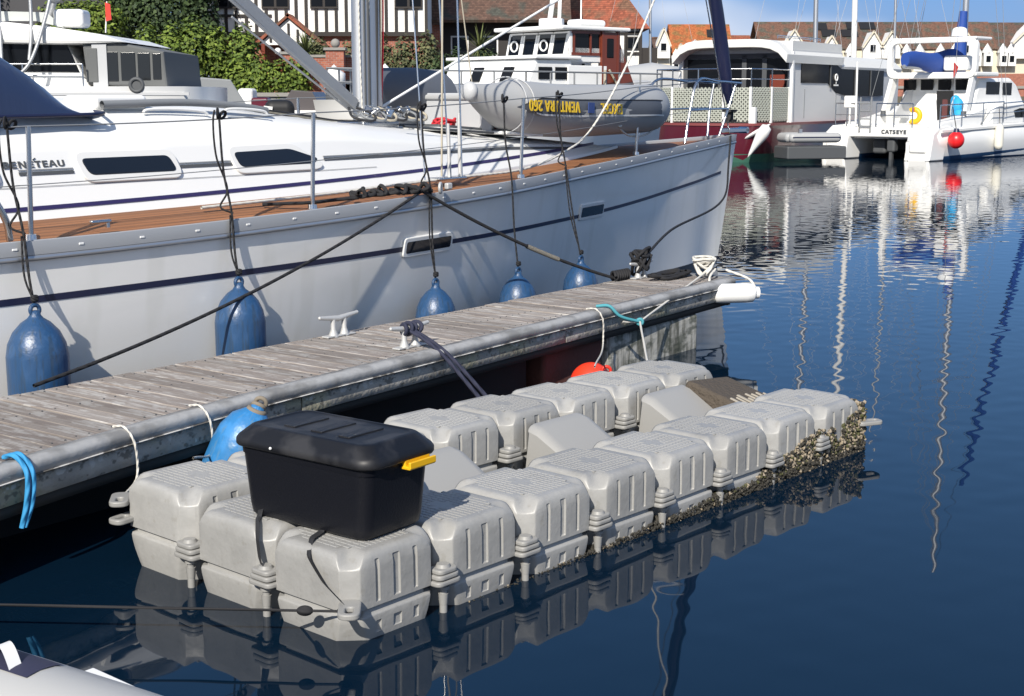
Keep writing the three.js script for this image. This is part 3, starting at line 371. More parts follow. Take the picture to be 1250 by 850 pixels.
  const onSide = (m, s, y) => { const dy = 0.05, sl = Math.atan2(cz(s, y - dy) - cz(s, y + dy), 2 * dy), ya = Math.atan2(cz(s + 0.3, y) - cz(s - 0.3, y), 0.6); m.position.set(-s, y, cz(s, y) - 0.010); m.rotation.order = 'YXZ'; m.rotation.y = ya; m.rotation.x = -sl; };
  for (const [s, pts] of [[9.93, [[-0.35, 0.055], [0.33, 0.055], [0.37, -0.06], [-0.31, -0.06]]], [8.65, [[-0.39, 0.055], [0.16, 0.065], [0.42, -0.02], [0.36, -0.06], [-0.36, -0.06]]], [11.26, [[-0.37, 0.055], [0.34, 0.055], [0.37, -0.06], [-0.35, -0.06]]]]) {
    const f = mesh('cabin_window', quad(pts, 0.045, 0, 0.026), M.whitePlain, yacht); onSide(f, s, 1.632); const p = mesh('pane', quad(pts, 0.0, 0, 0.012).translate(0, 0, 0.019), M.glass, f);
  }
  // hull ports
  for (const [s, w, h] of [[7.55, 0.66, 0.105], [4.5, 0.6, 0.11], [11.9, 0.66, 0.105]]) { const y = s < 5 ? 1.0 : 0.965, z = hullZ(s, y), ya = Math.atan2(hullZ(s + 0.3, y) - hullZ(s - 0.3, y), 0.6), tilt = Math.atan2(hullZ(s, y + 0.05) - hullZ(s, y - 0.05), 0.1);
    const f = mesh('hull_port', prism(rrect(w, h + 0.045, 0.035), 0.022, 0.006), M.whitePlain, yacht); f.position.set(-s, y, z - 0.006); f.rotation.order = 'YXZ'; f.rotation.y = ya; f.rotation.x = tilt; mesh('pane', prism(rrect(w - 0.06, h - 0.015, 0.02), 0.008, 0.002).translate(0, 0, 0.017), M.glass, f); }
  // deck gear
  mesh('hatch_garage', rbox(0.42, 0.10, 0.36, 0.03, -9.72, 2.03, 0.62), M.white, yacht);
  mesh('roof_channel', tube([[-9.9, 2.02, 0.83], [-9.2, 2.03, 0.83], [-8.7, 2.0, 0.82], [-8.45, 1.97, 0.80]], 0.026), M.grey, yacht);
  for (const [a, b] of [[9.6, 9.05], [8.9, 8.5]]) mesh('grab_rail', tube([[-a, 1.965, 0.86], [-a + 0.02, 1.98, 0.86], [-b - 0.02, 1.962, 0.86], [-b, 1.945, 0.86]], 0.010), M.white, yacht);
  const hf = smoothTable([[5.9, 1.80], [6.6, 1.83], [7.5, 1.9], [8.4, 1.97]]);
  for (let k = 0; k < 7; k++) mesh('deck_line', tube([[-8.6, 1.995, 0.75 - k * 0.06], [-8.0, 1.935, 0.66 - k * 0.07], [-7.4, 1.88, 0.5 - k * 0.09], [-6.8, 1.87, 0.28 - k * 0.07]], 0.007), k % 3 ? M.ropeTan : M.rubber, yacht);
  mesh('foredeck_hatch', [rbox(0.6, 0.05, 0.62, 0.015, -5.95, 1.79, 0.25, 0, 0, -0.07)], M.greyDk, yacht);
  mesh('foredeck_hatch', [rbox(0.5, 0.04, 0.5, 0.015, -5.2, 1.745, 0.42, 0, 0, -0.06)], M.greyDk, yacht);
  mesh('hatch_frame', [rbox(0.66, 0.03, 0.68, 0.012, -5.95, 1.775, 0.25, 0, 0, -0.07), rbox(0.56, 0.03, 0.56, 0.012, -5.2, 1.732, 0.42, 0, 0, -0.06)], M.whitePlain, yacht);
  mesh('genoa_track', [tube([[-6.9, 1.83, 0.74], [-6.2, 1.785, 0.70], [-5.6, 1.75, 0.64]], 0.012)], M.greyDk, yacht);
  mesh('chainplate', rbox(0.34, 0.02, 0.12, 0.008, -7.0, hS(7) + 0.06, 1.3), M.steel, yacht);
  mesh('deck_cleat', [rbox(0.14, 0.02, 0.03, 0.008, -10.55, hS(10.5) + 0.055, 1.66), bar([-10.5, hS(10) + 0.01, 1.66], [-10.5, hS(10) + 0.05, 1.66], 0.014)], M.steel, yacht);
  // mast, vang, standing rigging
  const mz = 0.0;
  const mastR = (y) => [[0.165, 0.085]];
  { const o = []; for (const [y, k] of [[1.72, 1], [10, 1], [15.6, 1], [17.2, 0.7]]) { const q = []; for (let i = 0; i <= 20; i++) { const a = i / 20 * 2 * Math.PI; q.push([-6.55 + Math.cos(a) * 0.155 * k, y, mz + Math.sin(a) * 0.1 * k]); } o.push(q); } const m = mesh('mast', loft(o, { closed: true, cap: true, flip: true }), M.alu, yacht);
    mesh('sail_slot', [box(0.018, 13, 0.012, -6.62, 8.5, 0.095), box(0.01, 13, 0.01, -6.66, 8.5, 0.085)], M.greyDk, m); mesh('mast_collar', rbox(0.46, 0.06, 0.34, 0.02, -6.55, 1.83, 0), M.steel, m);
    for (const [dx, c] of [[0.07, M.ropeTan], [0.1, M.ropeRed], [-0.05, M.ropeWhite], [-0.12, M.ropeWhite], [0.02, M.rubber]]) mesh('halyard', tube([[-6.55 + dx, 1.9, 0.1 - Math.abs(dx) * 0.4], [-6.55 + dx * 1.3, 2.6, 0.112 - Math.abs(dx) * 0.4], [-6.55 + dx * 0.8, 9, 0.105]], 0.008), c, m);
    const bl = []; const r = rng(4); for (let k = 0; k < 10; k++) bl.push(rbox(0.06, 0.09, 0.04, 0.015, -6.85 + r() * 0.6, 1.90 + r() * 0.05, 0.1 + r() * 0.22, r(), r() * 3, r())); mesh('rope_block', bl, M.steel, yacht).userData.kind = 'stuff';
    for (let k = 0; k < 6; k++) { const x = -6.95 + k * 0.13; mesh('rope_tail', tube([[x, 1.98, 0.16], [x - 0.1, 1.9, 0.32], [x + 0.04, 1.87, 0.4], [x + 0.16, 1.92, 0.3], [x + 0.05, 1.98, 0.2]], 0.011), [M.rubber, M.grey, M.ropeTan][k % 3], yacht); } }
  mesh('boom_vang', [beam([-6.74, 2.0, 0.02], [-8.3, 3.02, 0.02], 0.06, 0.095), bar([-6.72, 1.94, 0.06], [-8.3, 2.92, 0.06], 0.012), bar([-6.72, 1.9, 0.04], [-8.1, 2.68, 0.05], 0.009), bar([-6.72, 1.96, -0.05], [-8.3, 3.1, -0.05], 0.01)], M.aluDull, yacht);
  mesh('boom', [rbox(5.4, 0.24, 0.16, 0.06, -9.5, 3.35, 0)], M.alu, yacht);
  const top = [-6.55, 15.4, 0.05], wire = (a, b, r, m = M.steel, nm = 'shroud') => mesh(nm, bar(a, b, r), m, yacht);
  wire([-6.98, hS(7) + 0.06, 1.3], [-6.6, 15.4, 0.05], 0.007); wire([-6.85, hS(7) + 0.06, 1.32], [-6.7, 6.6, 1.05], 0.0075); wire([-7.3, hS(7) + 0.05, 1.32], [-6.6, 9.2, 0.1], 0.006); wire([-6.7, 6.6, 1.05], [-6.6, 15.4, 0.05], 0.007);
  mesh('spreader', bar([-6.6, 6.55, 0.05], [-6.7, 6.6, 1.07], 0.03, 0.02), M.alu, yacht);
  for (const [x, h] of [[-6.98, 0.42], [-6.85, 0.5]]) mesh('turnbuckle', bar([x, hS(7) + 0.07, 1.3], [x + 0.012, hS(7) + 0.07 + h, 1.28], 0.016, 0.012), M.galv, yacht);
  wire([-0.15, 1.62, 0], [-6.5, 17, 0], 0.008, M.steel, 'forestay'); 
  mesh('furled_sail', (() => { const a = V(-0.17, 1.98, 0), b = V(-3.9, 12.8, 0), o = []; for (let k = 0; k <= 60; k++) { const p = a.clone().lerp(b, k / 60), q = []; for (let i = 0; i <= 14; i++) { const t = i / 14 * 2 * Math.PI, r = (0.085 - 0.05 * k / 60) * (1 + 0.09 * Math.sin(t * 3 + k * 0.9)) * sstep(-1.5, 2, k); q.push([p.x + Math.cos(t) * r, p.y, p.z + Math.sin(t) * r]); } o.push(q); } return loft(o, { closed: true, flip: true }); })(), M.navy, yacht);
  mesh('furler_drum', [cyl(0.09, 0.09, 0.03, -0.16, 1.78, 0), cyl(0.09, 0.09, 0.03, -0.17, 1.9, 0), cyl(0.05, 0.05, 0.14, -0.165, 1.84, 0)], M.black, yacht);
  // pulpit, stanchions, lifelines
  const zs = (s) => bS(s) - 0.06, dk = (s) => hS(s) - 0.0;
  const st = [[11.05, 0.62], [8.85, 0.64], [6.1, 0.66], [3.35, 0.68]];
  for (const [s, h] of st) for (const sg of [1, -1]) { const m = mesh('stanchion', bar([-s, dk(s), sg * zs(s)], [-s + 0.01, dk(s) + h, sg * (zs(s) + 0.02)], 0.0145), M.steel, yacht); mesh('stanchion_base', cyl(0.03, 0.034, 0.03, -s, dk(s) + 0.01, sg * zs(s)), M.steel, m); }
  for (const sg of [1, -1]) {
    mesh('pulpit', [tube([[-1.75, dk(1.7), sg * zs(1.7)], [-1.62, dk(1.6) + 0.34, sg * zs(1.6)], [-1.45, dk(1.6) + 0.68, sg * (zs(1.45) + 0.02)], [-0.8, dk(0.8) + 0.66, sg * 0.2], [-0.15, dk(0.2) + 0.62, sg * 0.14]], 0.015, 50), tube([[-0.55, dk(0.5), sg * 0.08], [-0.42, dk(0.5) + 0.35, sg * 0.13], [-0.3, dk(0.4) + 0.62, sg * 0.15]], 0.015), tube([[-1.6, dk(1.6) + 0.36, sg * zs(1.6)], [-0.9, dk(0.8) + 0.34, sg * 0.2], [-0.42, dk(0.5) + 0.33, sg * 0.13]], 0.012)], M.steel, yacht);
    const P = [[-12.6, dk(12.6) + 0.62, sg * zs(12.6)], ...st.map(([s, h]) => [-s + 0.01, dk(s) + h, sg * (zs(s) + 0.02)]), [-1.5, dk(1.5) + 0.68, sg * (zs(1.5) + 0.02)]];
    for (let k = 0; k < P.length - 1; k++) { mesh('lifeline', sag(P[k], P[k + 1], 0.012, 0.0045), M.grey, yacht); mesh('lifeline', sag(P[k].map((v, i) => (i === 1 ? v - 0.32 : v)), P[k + 1].map((v, i) => (i === 1 ? v - 0.32 : v)), 0.008, 0.003), M.grey, yacht); }
  }
  mesh('pushpit_leg', tube([[-11.35, dk(11) + 0.34, zs(11.2)], [-11.28, dk(11) + 0.25, zs(11.2) + 0.01], [-11.2, dk(11) + 0.1, zs(11.2) + 0.01], [-11.18, dk(11), zs(11.2)]], 0.02), M.steel, yacht);
  // bow fitting, anchor roller
  mesh('bow_roller', [rbox(0.5, 0.06, 0.12, 0.015, 0.0, 1.66, 0), cyl(0.04, 0.04, 0.12, 0.2, 1.66, 0, 12, Math.PI / 2)], M.steel, yacht);
  // sprayhood: a skin over two hoops
  { const o = []; for (let k = 0; k <= 16; k++) { const f = k / 16, x = -10.0 - 1.2 * f, q = []; for (let i = 0; i <= 24; i++) { const a = i / 24 * Math.PI, c = Math.cos(a), s = Math.sin(a), hgt = 0.05 + 0.80 * Math.pow(sstep(0, 0.95, f), 0.8), sagg = -0.035 * Math.sin(f * Math.PI * 2 + a * 3) - 0.07 * Math.abs(Math.sin(a * 3.2 + f * 4)) - 0.02 * Math.sin(a * 9 - f * 14) * f; q.push([x - 0.06 * s * s, 1.95 + hgt * Math.pow(s, 0.75) + sagg * s, 1.0 * Math.sign(c) * Math.pow(Math.abs(c), 0.8)]); } o.push(q); } mesh('sprayhood', loft(o, { uv: ([x, y, z]) => [x, z] }), M.navyCloth, yacht); mesh('hood_hem', tube([[-10.0, 1.965, -0.95], [-9.95, 2.0, 0], [-10.0, 1.965, 0.98], [-10.4, 1.955, 1.0], [-11.1, 1.95, 1.02]], 0.012), M.navy, yacht); }
  mesh('sheet_rope', tube([[-3.17, 3.27, 0.9], [-3.98, 2.29, 0.95], [-4.6, 1.75, 1.0], [-5.16, 1.58, 1.12], [-5.87, 1.46, 1.22], [-6.87, 1.43, 1.3], [-7.69, 1.41, 1.35], [-8.44, 1.385, 1.4], [-9.6, 1.36, 1.42]], 0.011, 80), M.ropeWhite, yacht);
  mesh('sheet_rope', tube([[-3.17, 3.27, 0.9], [-2.2, 5.4, 0.5], [-2.0, 6.5, 0.1]], 0.011, 20), M.ropeWhite, yacht);
  mesh('topping_lift', bar([-1.0, 4.14, 0], [-6.4, 1.97, 0], 0.013), M.white, yacht);
  mesh('inner_stay', [bar([-5.4, 1.75, 0.3], [-6.5, 9.0, 0.05], 0.006), bar([-7.1, 1.45, 1.32], [-6.72, 6.6, 1.08], 0.008)], M.ropeTan, yacht);
  // lettering
  const L = mesh('lettering', text('BENETEAU', 0.042, 0.003, 1.5), M.greyDk, yacht); L.position.set(-10.60, 1.668, cz(10.60, 1.668) + 0.003); L.rotation.order = 'YXZ'; L.rotation.x = -0.43;
  mesh('accent', [beam([-10.60, 1.694, cz(10.6, 1.694) + 0.004], [-10.58, 1.704, cz(10.6, 1.704) + 0.004], 0.005, 0.005)], M.greyDk, yacht);
}
// fenders hung from the yacht's lifeline
function fender(label, s, top, zoff, len, r, hang, m = M.fender, double = true) {
  const z = zoff, f = thing('boat_fender', label, 'fender', yw(-s, 0, z), YT, 'blue fenders along the yacht');
  mesh('body', lathe([[0.0, top - len], [r * 0.6, top - len + 0.02], [r * 0.95, top - len + 0.1], [r, top - len * 0.6], [r, top - 0.22], [r * 0.93, top - 0.15], [r * 0.75, top - 0.085], [r * 0.48, top - 0.035], [r * 0.26, top - 0.01], [0.03, top + 0.008], [0.027, top + 0.03], [0.0, top + 0.035]], 32), m, f);
  mesh('eye', [torus(0.028, 0.012, 0, top + 0.035, 0)], M.fender, f);
  const H = hS(s), zr = bS(s) - z, ly = H + hang, lz = bS(s) - 0.05 - z;
  const rp = [tube([[0, top + 0.05, 0], [0.004, lerp(top, H, 0.5), zr * 0.45], [0.0, H + 0.045, zr + 0.025], [-0.015, H + 0.3, lz + 0.03], [-0.02, ly, lz + 0.012]], 0.0075), torus(0.03, 0.008, -0.02, ly + 0.01, lz, 0, 0.8), torus(0.025, 0.009, 0.02, ly, lz, 0.5, 0.2), rbox(0.04, 0.04, 0.035, 0.012, 0.0, top + 0.1, 0.004)];
  if (double) rp.push(tube([[-0.045, ly + 0.03, lz], [-0.075, ly - 0.03, lz + 0.02], [-0.07, ly - 0.25, lz + 0.03], [0.01, H + 0.18, lz + 0.03], [-0.05, H + 0.08, lz + 0.03], [0.01, H + 0.04, zr + 0.03]], 0.0065), tube([[-0.015, H + 0.03, zr + 0.028], [-0.02, lerp(top, H, 0.5), zr * 0.5], [0, top + 0.08, 0.0]], 0.006));
  mesh('lanyard', rp, M.ropeBlack, f); return f;
}
fender('blue fender nearest the left edge of the photo, hanging on a black line', 11.15, 0.88, 1.86, 0.82, 0.168, 0.63);
fender('blue fender with a black rope draped over it, second from the left', 9.67, 0.88, 1.84, 0.82, 0.160, 0.65);
fender('blue fender below the front hull port, half hidden by the pontoon', 7.62, 0.65, 1.70, 0.78, 0.155, 0.64);
fender('blue fender hanging under the chafed part of the mooring rope', 6.42, 0.61, 1.56, 0.78, 0.16, 0.66, M.fender, false);
fender('blue fender farthest along the yacht, next to the black rope knot', 5.32, 0.60, 1.42, 0.78, 0.16, 0.66);

// upside-down inflatable on the foredeck
{
  const d = thing('inflatable_dinghy', 'grey inflatable dinghy stowed upside down on the yacht foredeck with yellow lettering', 'dinghy', yw(-4.0, 1.60, 0.05), YT + 0.03); d.rotation.z = -0.03;
  const hose = (pts, rs, m, nm) => { const c = new THREE.CatmullRomCurve3(pts.map((p) => V(...p)), false, 'centripetal'), n = 50, fr = c.computeFrenetFrames(n, false), rt = table(rs), o = []; for (let k = 0; k <= n; k++) { const p = c.getPointAt(k / n), r = rt(k / n), q = []; const tn = c.getTangentAt(k / n), sd = V(0, 1, 0).cross(tn).normalize(), up = tn.clone().cross(sd); for (let i = 0; i <= 24; i++) { const a = i / 24 * 2 * Math.PI, v = sd.clone().multiplyScalar(Math.cos(a) * r).add(up.clone().multiplyScalar(Math.sin(a) * r)); q.push([p.x + v.x, p.y + v.y, p.z + v.z]); } o.push(q); } return mesh(nm, loft(o, { closed: true, cap: true }), m, d); };
  // starboard tube runs from its cone at the stern, along the side and round the bow (bow points forward)
  hose([[-1.95, 0.46, 0.52], [-1.5, 0.36, 0.52], [-0.6, 0.32, 0.54], [0.6, 0.36, 0.53], [1.15, 0.38, 0.46], [1.5, 0.4, 0.26], [1.62, 0.41, 0]], [[0, 0.07], [0.02, 0.09], [0.16, 0.245], [0.2, 0.25], [0.7, 0.25], [1, 0.24]], M.hyp, 'side_tube');
  const far = hose([[-1.95, 0.46, -0.62], [-1.5, 0.36, -0.62], [-0.6, 0.32, -0.64], [0.6, 0.36, -0.63], [1.15, 0.38, -0.52], [1.5, 0.4, -0.26], [1.62, 0.41, 0]], [[0, 0.07], [0.02, 0.09], [0.16, 0.245], [0.2, 0.25], [0.7, 0.25], [1, 0.24]], M.hyp, 'side_tube');
  for (const z of [0.52, -0.62]) mesh('cone_cap', ball(0.085, -1.95, 0.46, z, 0.7, 1, 1), M.greyLt, d);
  mesh('floor', rbox(2.6, 0.05, 0.95, 0.02, -0.2, 0.42, -0.04), M.hyp, d);
  mesh('transom', rbox(0.05, 0.36, 0.9, 0.015, -1.45, 0.28, -0.04), M.greyLt, d);
  // dark rubbing strake with lettering panel on the outside of the tube
  const strip = (y0, y1, off, m, nm, x0, x1) => { const o = []; for (let k = 0; k <= 30; k++) { const x = lerp(x0, x1, k / 30); const zc = x < 0.6 ? 0.535 : 0.535 - 0.32 * Math.pow((x - 0.6) / 1.0, 2.2), yc = 0.33 + 0.04 * clamp((x + 0.6) / 1.5), q = []; for (let i = 0; i <= 4; i++) { const y = lerp(y0, y1, i / 4) * (x < -1.2 ? clamp((x + 1.62) / 0.42, 0.05, 1) : 1); q.push([x, yc + y, zc + Math.sqrt(Math.max(0.001, (0.25 + off) ** 2 - y * y))]); } o.push(q); } return mesh(nm, loft(o, { flip: true }), m, d); };
  strip(-0.055, 0.09, 0.006, M.hypDk, 'rubbing_strake', -1.6, 1.35); strip(-0.068, -0.052, 0.012, M.white, 'trim_line', -1.3, 1.35); strip(0.088, 0.098, 0.010, M.rubber, 'trim_line', -1.6, 1.35);
  const y1 = mesh('lettering', [text('VENTURA 260', 0.1, 0.004, 0.93).rotateZ(Math.PI).translate(-1.03, 0, 0), text('EXCEL', 0.1, 0.004, 1.0).rotateZ(Math.PI).translate(-0.06, 0, 0)], mat([0.75, 0.5, 0.02], 0.5), d); y1.position.set(0, 0.352, 0.808); y1.rotation.x = -0.06;
  const pz = mesh('emblem', rbox(0.11, 0.10, 0.008, 0.003, -0.42, 0.352, 0.806), mat([0.03, 0.06, 0.2], 0.5), d);
  mesh('grab_line', [tube([[0.25, 0.17, 0.70], [0.5, 0.10, 0.66], [0.9, 0.10, 0.6], [1.15, 0.16, 0.56], [1.2, 0.24, 0.60]], 0.01), rbox(0.06, 0.05, 0.03, 0.01, 0.22, 0.2, 0.73), rbox(0.06, 0.05, 0.03, 0.01, 1.2, 0.24, 0.62)], M.ropeWhite, d);
  mesh('seam_band', [torus(0.252, 0.006, -1.3, 0.345, 0.52, 0, Math.PI / 2, 0, 40), torus(0.25, 0.006, -1.42, 0.355, 0.52, 0, Math.PI / 2, 0, 40)], M.greyLt, d);
  mesh('end_cover', loft([0, 0.15, 0.4, 0.7, 1].map((f) => { const q = []; for (let i = 0; i <= 24; i++) { const a = i / 24 * 2 * Math.PI, r = lerp(0.17, 0.31, Math.min(1, f * 1.2)); q.push([-2.05 + 1.0 * f, 0.50 - 0.12 * f + Math.sin(a) * r, -0.62 + Math.cos(a) * r]); } return q; }), { closed: true }), M.hypDk, d, 'dark grey cover over the tube end');
  const c1 = thing('rope_coil', 'small heap of red rope on the yacht deck beside the dinghy', 'rope', yw(-5.7, 1.76, 0.15), YT);
  { const r = rng(12), p = []; for (let k = 0; k < 26; k++) { const a = k * 1.1, q = 0.07 + 0.05 * r(); p.push([Math.cos(a) * q, 0.03 + 0.09 * r(), Math.sin(a) * q]); } mesh('coil', tube(p, 0.013, 160), M.ropeRed, c1); mesh('tail', tube([[0.1, 0.03, 0], [0.4, 0.03, 0.06], [0.9, 0.0, 0.1], [1.3, -0.02, 0.25]], 0.008), M.ropeRed, c1); }
}
// ---------------------------------------------------------------- ropes and small things along the pontoon
const rope = (label, geos, m, cat = 'rope', name = 'mooring_rope') => tag(mesh(name, geos, m), label, cat);
{
  const fair = yw(-7.72, hS(7.72) + 0.03, bS(7.72) + 0.02);
  rope('long black spring line from the yacht rail to the pontoon edge at far left', sag(fair, plocal(-6.45, DECK + 0.01, -0.06), 0.10, 0.011, 40), M.ropeBlack);
  const kn = plocal(-0.95, DECK + 0.03, 0.03), q = (t) => [lerp(fair[0], kn[0], t), lerp(fair[1], kn[1], t) - 4 * 0.06 * t * (1 - t), lerp(fair[2], kn[2], t)];
  const pts = []; for (let k = 0; k <= 10; k++) pts.push(q(k / 10));
  const L2 = thing('mooring_rope', 'black mooring rope with a frayed pale sleeve running to the pontoon end', 'rope');
  mesh('line', tube(pts, 0.013, 60), M.ropeBlack, L2); mesh('chafe_sleeve', (() => { const p = []; for (let k = 0; k <= 8; k++) p.push(q(0.52 + 0.17 * k / 8)); return tube(p, 0.019, 40); })(), mat([0.3, 0.28, 0.24], 0.95, { bumpMap: rep(grit, 6, 6), bumpScale: 0.01 }), L2);
  { const p = []; for (let k = 0; k < 34; k++) { const t = k / 34, a = k * 1.25, c = [lerp(kn[0], kn[0] + 0.24 * 0.6, t), kn[1] + 0.01, lerp(kn[2], kn[2] - 0.24 * 0.8, t)]; p.push([c[0] + Math.cos(a) * 0.022, c[1] + Math.sin(a) * 0.04, c[2] + Math.cos(a) * 0.03]); } mesh('splice', tube(p, 0.0125, 300), M.ropeBlack, L2); }
  // rope lashed on the yacht's rail
  const hl = thing('rope_bundle', 'black rope bundle lashed on the yacht toe rail', 'rope', yw(-7.95, hS(8), bS(8) - 0.02), YT);
  { const p = []; const r = rng(5); for (let k = 0; k < 50; k++) { const t = k / 50, a = k * 1.4; p.push([-0.45 + 0.8 * t + 0.09 * (r() - 0.5), 0.03 + 0.05 * (0.5 + 0.5 * Math.sin(a)) * (0.3 + r()), 0.06 * Math.cos(a) * (0.4 + r()) - 0.03]); } mesh('coil', tube(p, 0.015, 260), M.ropeBlack, hl); mesh('tail', tube([[-0.4, 0.02, -0.03], [-0.6, 0.01, -0.10], [-0.8, 0.01, -0.05], [-1.0, 0.01, -0.12], [-1.15, 0.01, -0.2]], 0.012), M.ropeBlack, hl); mesh('shackle', [torus(0.035, 0.012, 0.42, 0.05, 0.03, 0, 0.5), rbox(0.06, 0.05, 0.04, 0.012, 0.5, 0.06, 0.04)], M.galv, hl); }
  const hb = plocal(-0.62, DECK + 0.02, 0.08);
  rope('black bow line hanging in a curve from the yacht stem to the pontoon end', tube([yw(-0.3, 1.60, 0.1), yw(-0.55, 1.25, 0.22), yw(-1.1, 0.95, 0.5), [lerp(hb[0], 2.2, 0.35), 0.82, lerp(hb[2], -15.5, 0.35)], [hb[0] + 0.05, hb[1] + 0.14, hb[2] - 0.1]], 0.012, 50), M.ropeBlack);
  const heap = (name, label, pos, m, rad, sx, sz, sy, n, rr, seed) => { const t = thing(name, label, 'rope', pos, HP), r = rng(seed), p = []; for (let k = 0; k < n; k++) { const a = k * 1.7 + r(), q = rad * (0.5 + 0.6 * r()); p.push([Math.cos(a) * q * sx, rr + sy * r(), Math.sin(a) * q * sz]); } mesh('coil', tube(p, rr, n * 8), m, t); return t; };
  heap('rope_heap', 'heap of thick black rope piled over the far cleat', plocal(-0.62, DECK, 0.09), M.ropeBlack, 0.11, 1, 0.8, 0.24, 24, 0.0145, 31);
  heap('rope_coil', 'flat coil of black rope lying on the deck by the pontoon end', plocal(-0.46, DECK, 0.28), M.ropeBlack, 0.18, 1.6, 0.62, 0.04, 16, 0.0145, 32);
  heap('rope_coil', 'bundle of white rope at the tip of the pontoon above the small white fender', plocal(-0.27, DECK, 0.50), M.ropeWhite, 0.11, 1, 1, 0.17, 24, 0.012, 33);
  const wf = thing('small_fender', 'small white fender lashed sideways on the corner of the pontoon tip', 'fender', plocal(-0.34, DECK - 0.10, 0.84), HP - 0.75);
  mesh('body', lathe([[0, -0.19], [0.05, -0.185], [0.078, -0.16], [0.082, -0.1], [0.082, 0.1], [0.078, 0.16], [0.05, 0.185], [0, 0.19]], 24).rotateZ(Math.PI / 2), M.white, wf); mesh('end_collar', [cyl(0.05, 0.05, 0.03, -0.2, 0, 0, 14, 0, 0, Math.PI / 2), cyl(0.05, 0.05, 0.03, 0.2, 0, 0, 14, 0, 0, Math.PI / 2)], M.white, wf); mesh('lashing', tube([[-0.2, 0.02, 0], [-0.2, 0.12, -0.05], [-0.1, 0.18, -0.2]], 0.011), M.ropeWhite, wf); mesh('lashing', tube([[0.2, 0.02, 0], [0.16, 0.10, -0.06], [0.0, 0.17, -0.22]], 0.011), M.ropeWhite, wf);
  const tip = plocal(-0.25, DECK + 0.06, 0.54), jn = plocal(-2.05, 0.44, 0.98);
  rope('white line from the pontoon tip sloping down to a teal rope knot', [bar(tip, jn, 0.0085), bar(jn, dl(3.82, 0.34, -1.42), 0.008), bar(jn, [jn[0] - 0.13, jn[1] + 0.01, jn[2] + 0.06], 0.008)], M.ropeWhite);
  const jt = plocal(-2.3, DECK + 0.016, 0.76); rope('teal rope looped over the pontoon edge', [tube([jt, plocal(-2.27, DECK + 0.022, 0.85), plocal(-2.22, DECK - 0.05, 0.91), jn], 0.012), torus(0.02, 0.012, ...jn)], M.ropeTeal);
  const drop = (x, end, label, m, r = 0.0062) => { const z = pfront(x); rope(label, tube([plocal(x, DECK + 0.01, z - 0.02), plocal(x, DECK + 0.018, z + 0.06), plocal(x + 0.01, DECK - 0.04, z + 0.112), plocal(x + 0.02, DECK - 0.2, z + 0.115), end], r), m); };
  drop(-2.42, dl(3.45, 0.36, -1.56), 'thin white tie over the pontoon edge beside the orange buoy', M.ropeWhite);
  drop(-6.78, dl(0.02, 0.27, -1.52), 'thin white tie from the pontoon edge to the nearest dock corner', M.ropeWhite);
  drop(-6.27, dl(0.45, 0.36, -1.58), 'thin white tie over the pontoon edge left of the blue fender', M.ropeWhite);
  { const x = -7.42, z = pfront(x); for (const k of [0]) rope('bright blue rope wrapped over the pontoon edge at the left of the photo', [0, 0.028].map((d) => tube([plocal(x + d, DECK + 0.012, z - 0.03), plocal(x + d, DECK + 0.03, z + 0.05), plocal(x + d + 0.01, DECK - 0.03, z + 0.112), plocal(x + d, DECK - 0.16, z + 0.115), plocal(x - 0.02 + d * 0.5, DECK - 0.27, z + 0.1)], 0.0115)), M.ropeBlue); }
  const nr = thing('mooring_rope', 'dark navy rope doubled from the near cleat down behind the cubes', 'rope'); mesh('line', [0, 0.03].map((d) => tube([plocal(-4.36 + d, DECK + 0.11, 0.75), plocal(-4.34 + d, DECK + 0.07, 0.84), plocal(-4.31 + d * 1.5, DECK - 0.02, 0.97), plocal(-4.2 + d * 2.4, 0.20, 1.25)], 0.013)), M.ropeNavy, nr);
  mesh('turns', [-0.05, -0.015, 0.02, 0.06].map((d, k) => { const c = plocal(-4.33 + d, DECK + 0.118, 0.73); return torus(0.03 + 0.006 * (k % 2), 0.014, ...c, 0.2 * k, HP + Math.PI / 2 + 0.3 * (k - 1), 0); }), M.ropeNavy, nr);
  // orange-red buoy between pontoon and dock, blue fender by the box
  const by = thing('mooring_buoy', 'round bright orange red buoy squeezed between the pontoon and the dock', 'buoy', plocal(-2.72, 0.09, 1.0)); mesh('body', ball(0.15, 0, 0, 0, 1, 1, 1, 28), mat([0.8, 0.05, 0.02], 0.4), by); mesh('eye', torus(0.03, 0.012, 0.1, 0.11, 0.1), M.red, by);
  const bf = thing('boat_fender', 'lighter blue fender leaning between pontoon and dock behind the storage box', 'fender', dl(0.80, 0.17, -1.78), 0); bf.scale.setScalar(0.94);
  { const l = lathe([[0, -0.35], [0.1, -0.33], [0.155, -0.24], [0.16, 0.0], [0.16, 0.16], [0.15, 0.24], [0.115, 0.32], [0.06, 0.37], [0.035, 0.385], [0.04, 0.41], [0.0, 0.415]], 32); mesh('body', l, M.fenderLt, bf); mesh('neck', [torus(0.04, 0.016, 0, 0.375, 0, Math.PI / 2), torus(0.03, 0.013, 0, 0.405, 0, 1.2), torus(0.028, 0.012, 0.005, 0.425, 0, 0.4)], mat([0.2, 0.17, 0.13], 0.9), bf); bf.rotation.set(0, 0, 0); bf.quaternion.setFromAxisAngle(V(0.15, 0, 1).normalize(), -0.42); }
  const bl = thing('mooring_rope', 'taut thin black line crossing the dark water to the dock corner lug', 'rope'); const e = dl(0.0, 0.135, 0.0), a0 = [-2.3, 0.185, -5.03];
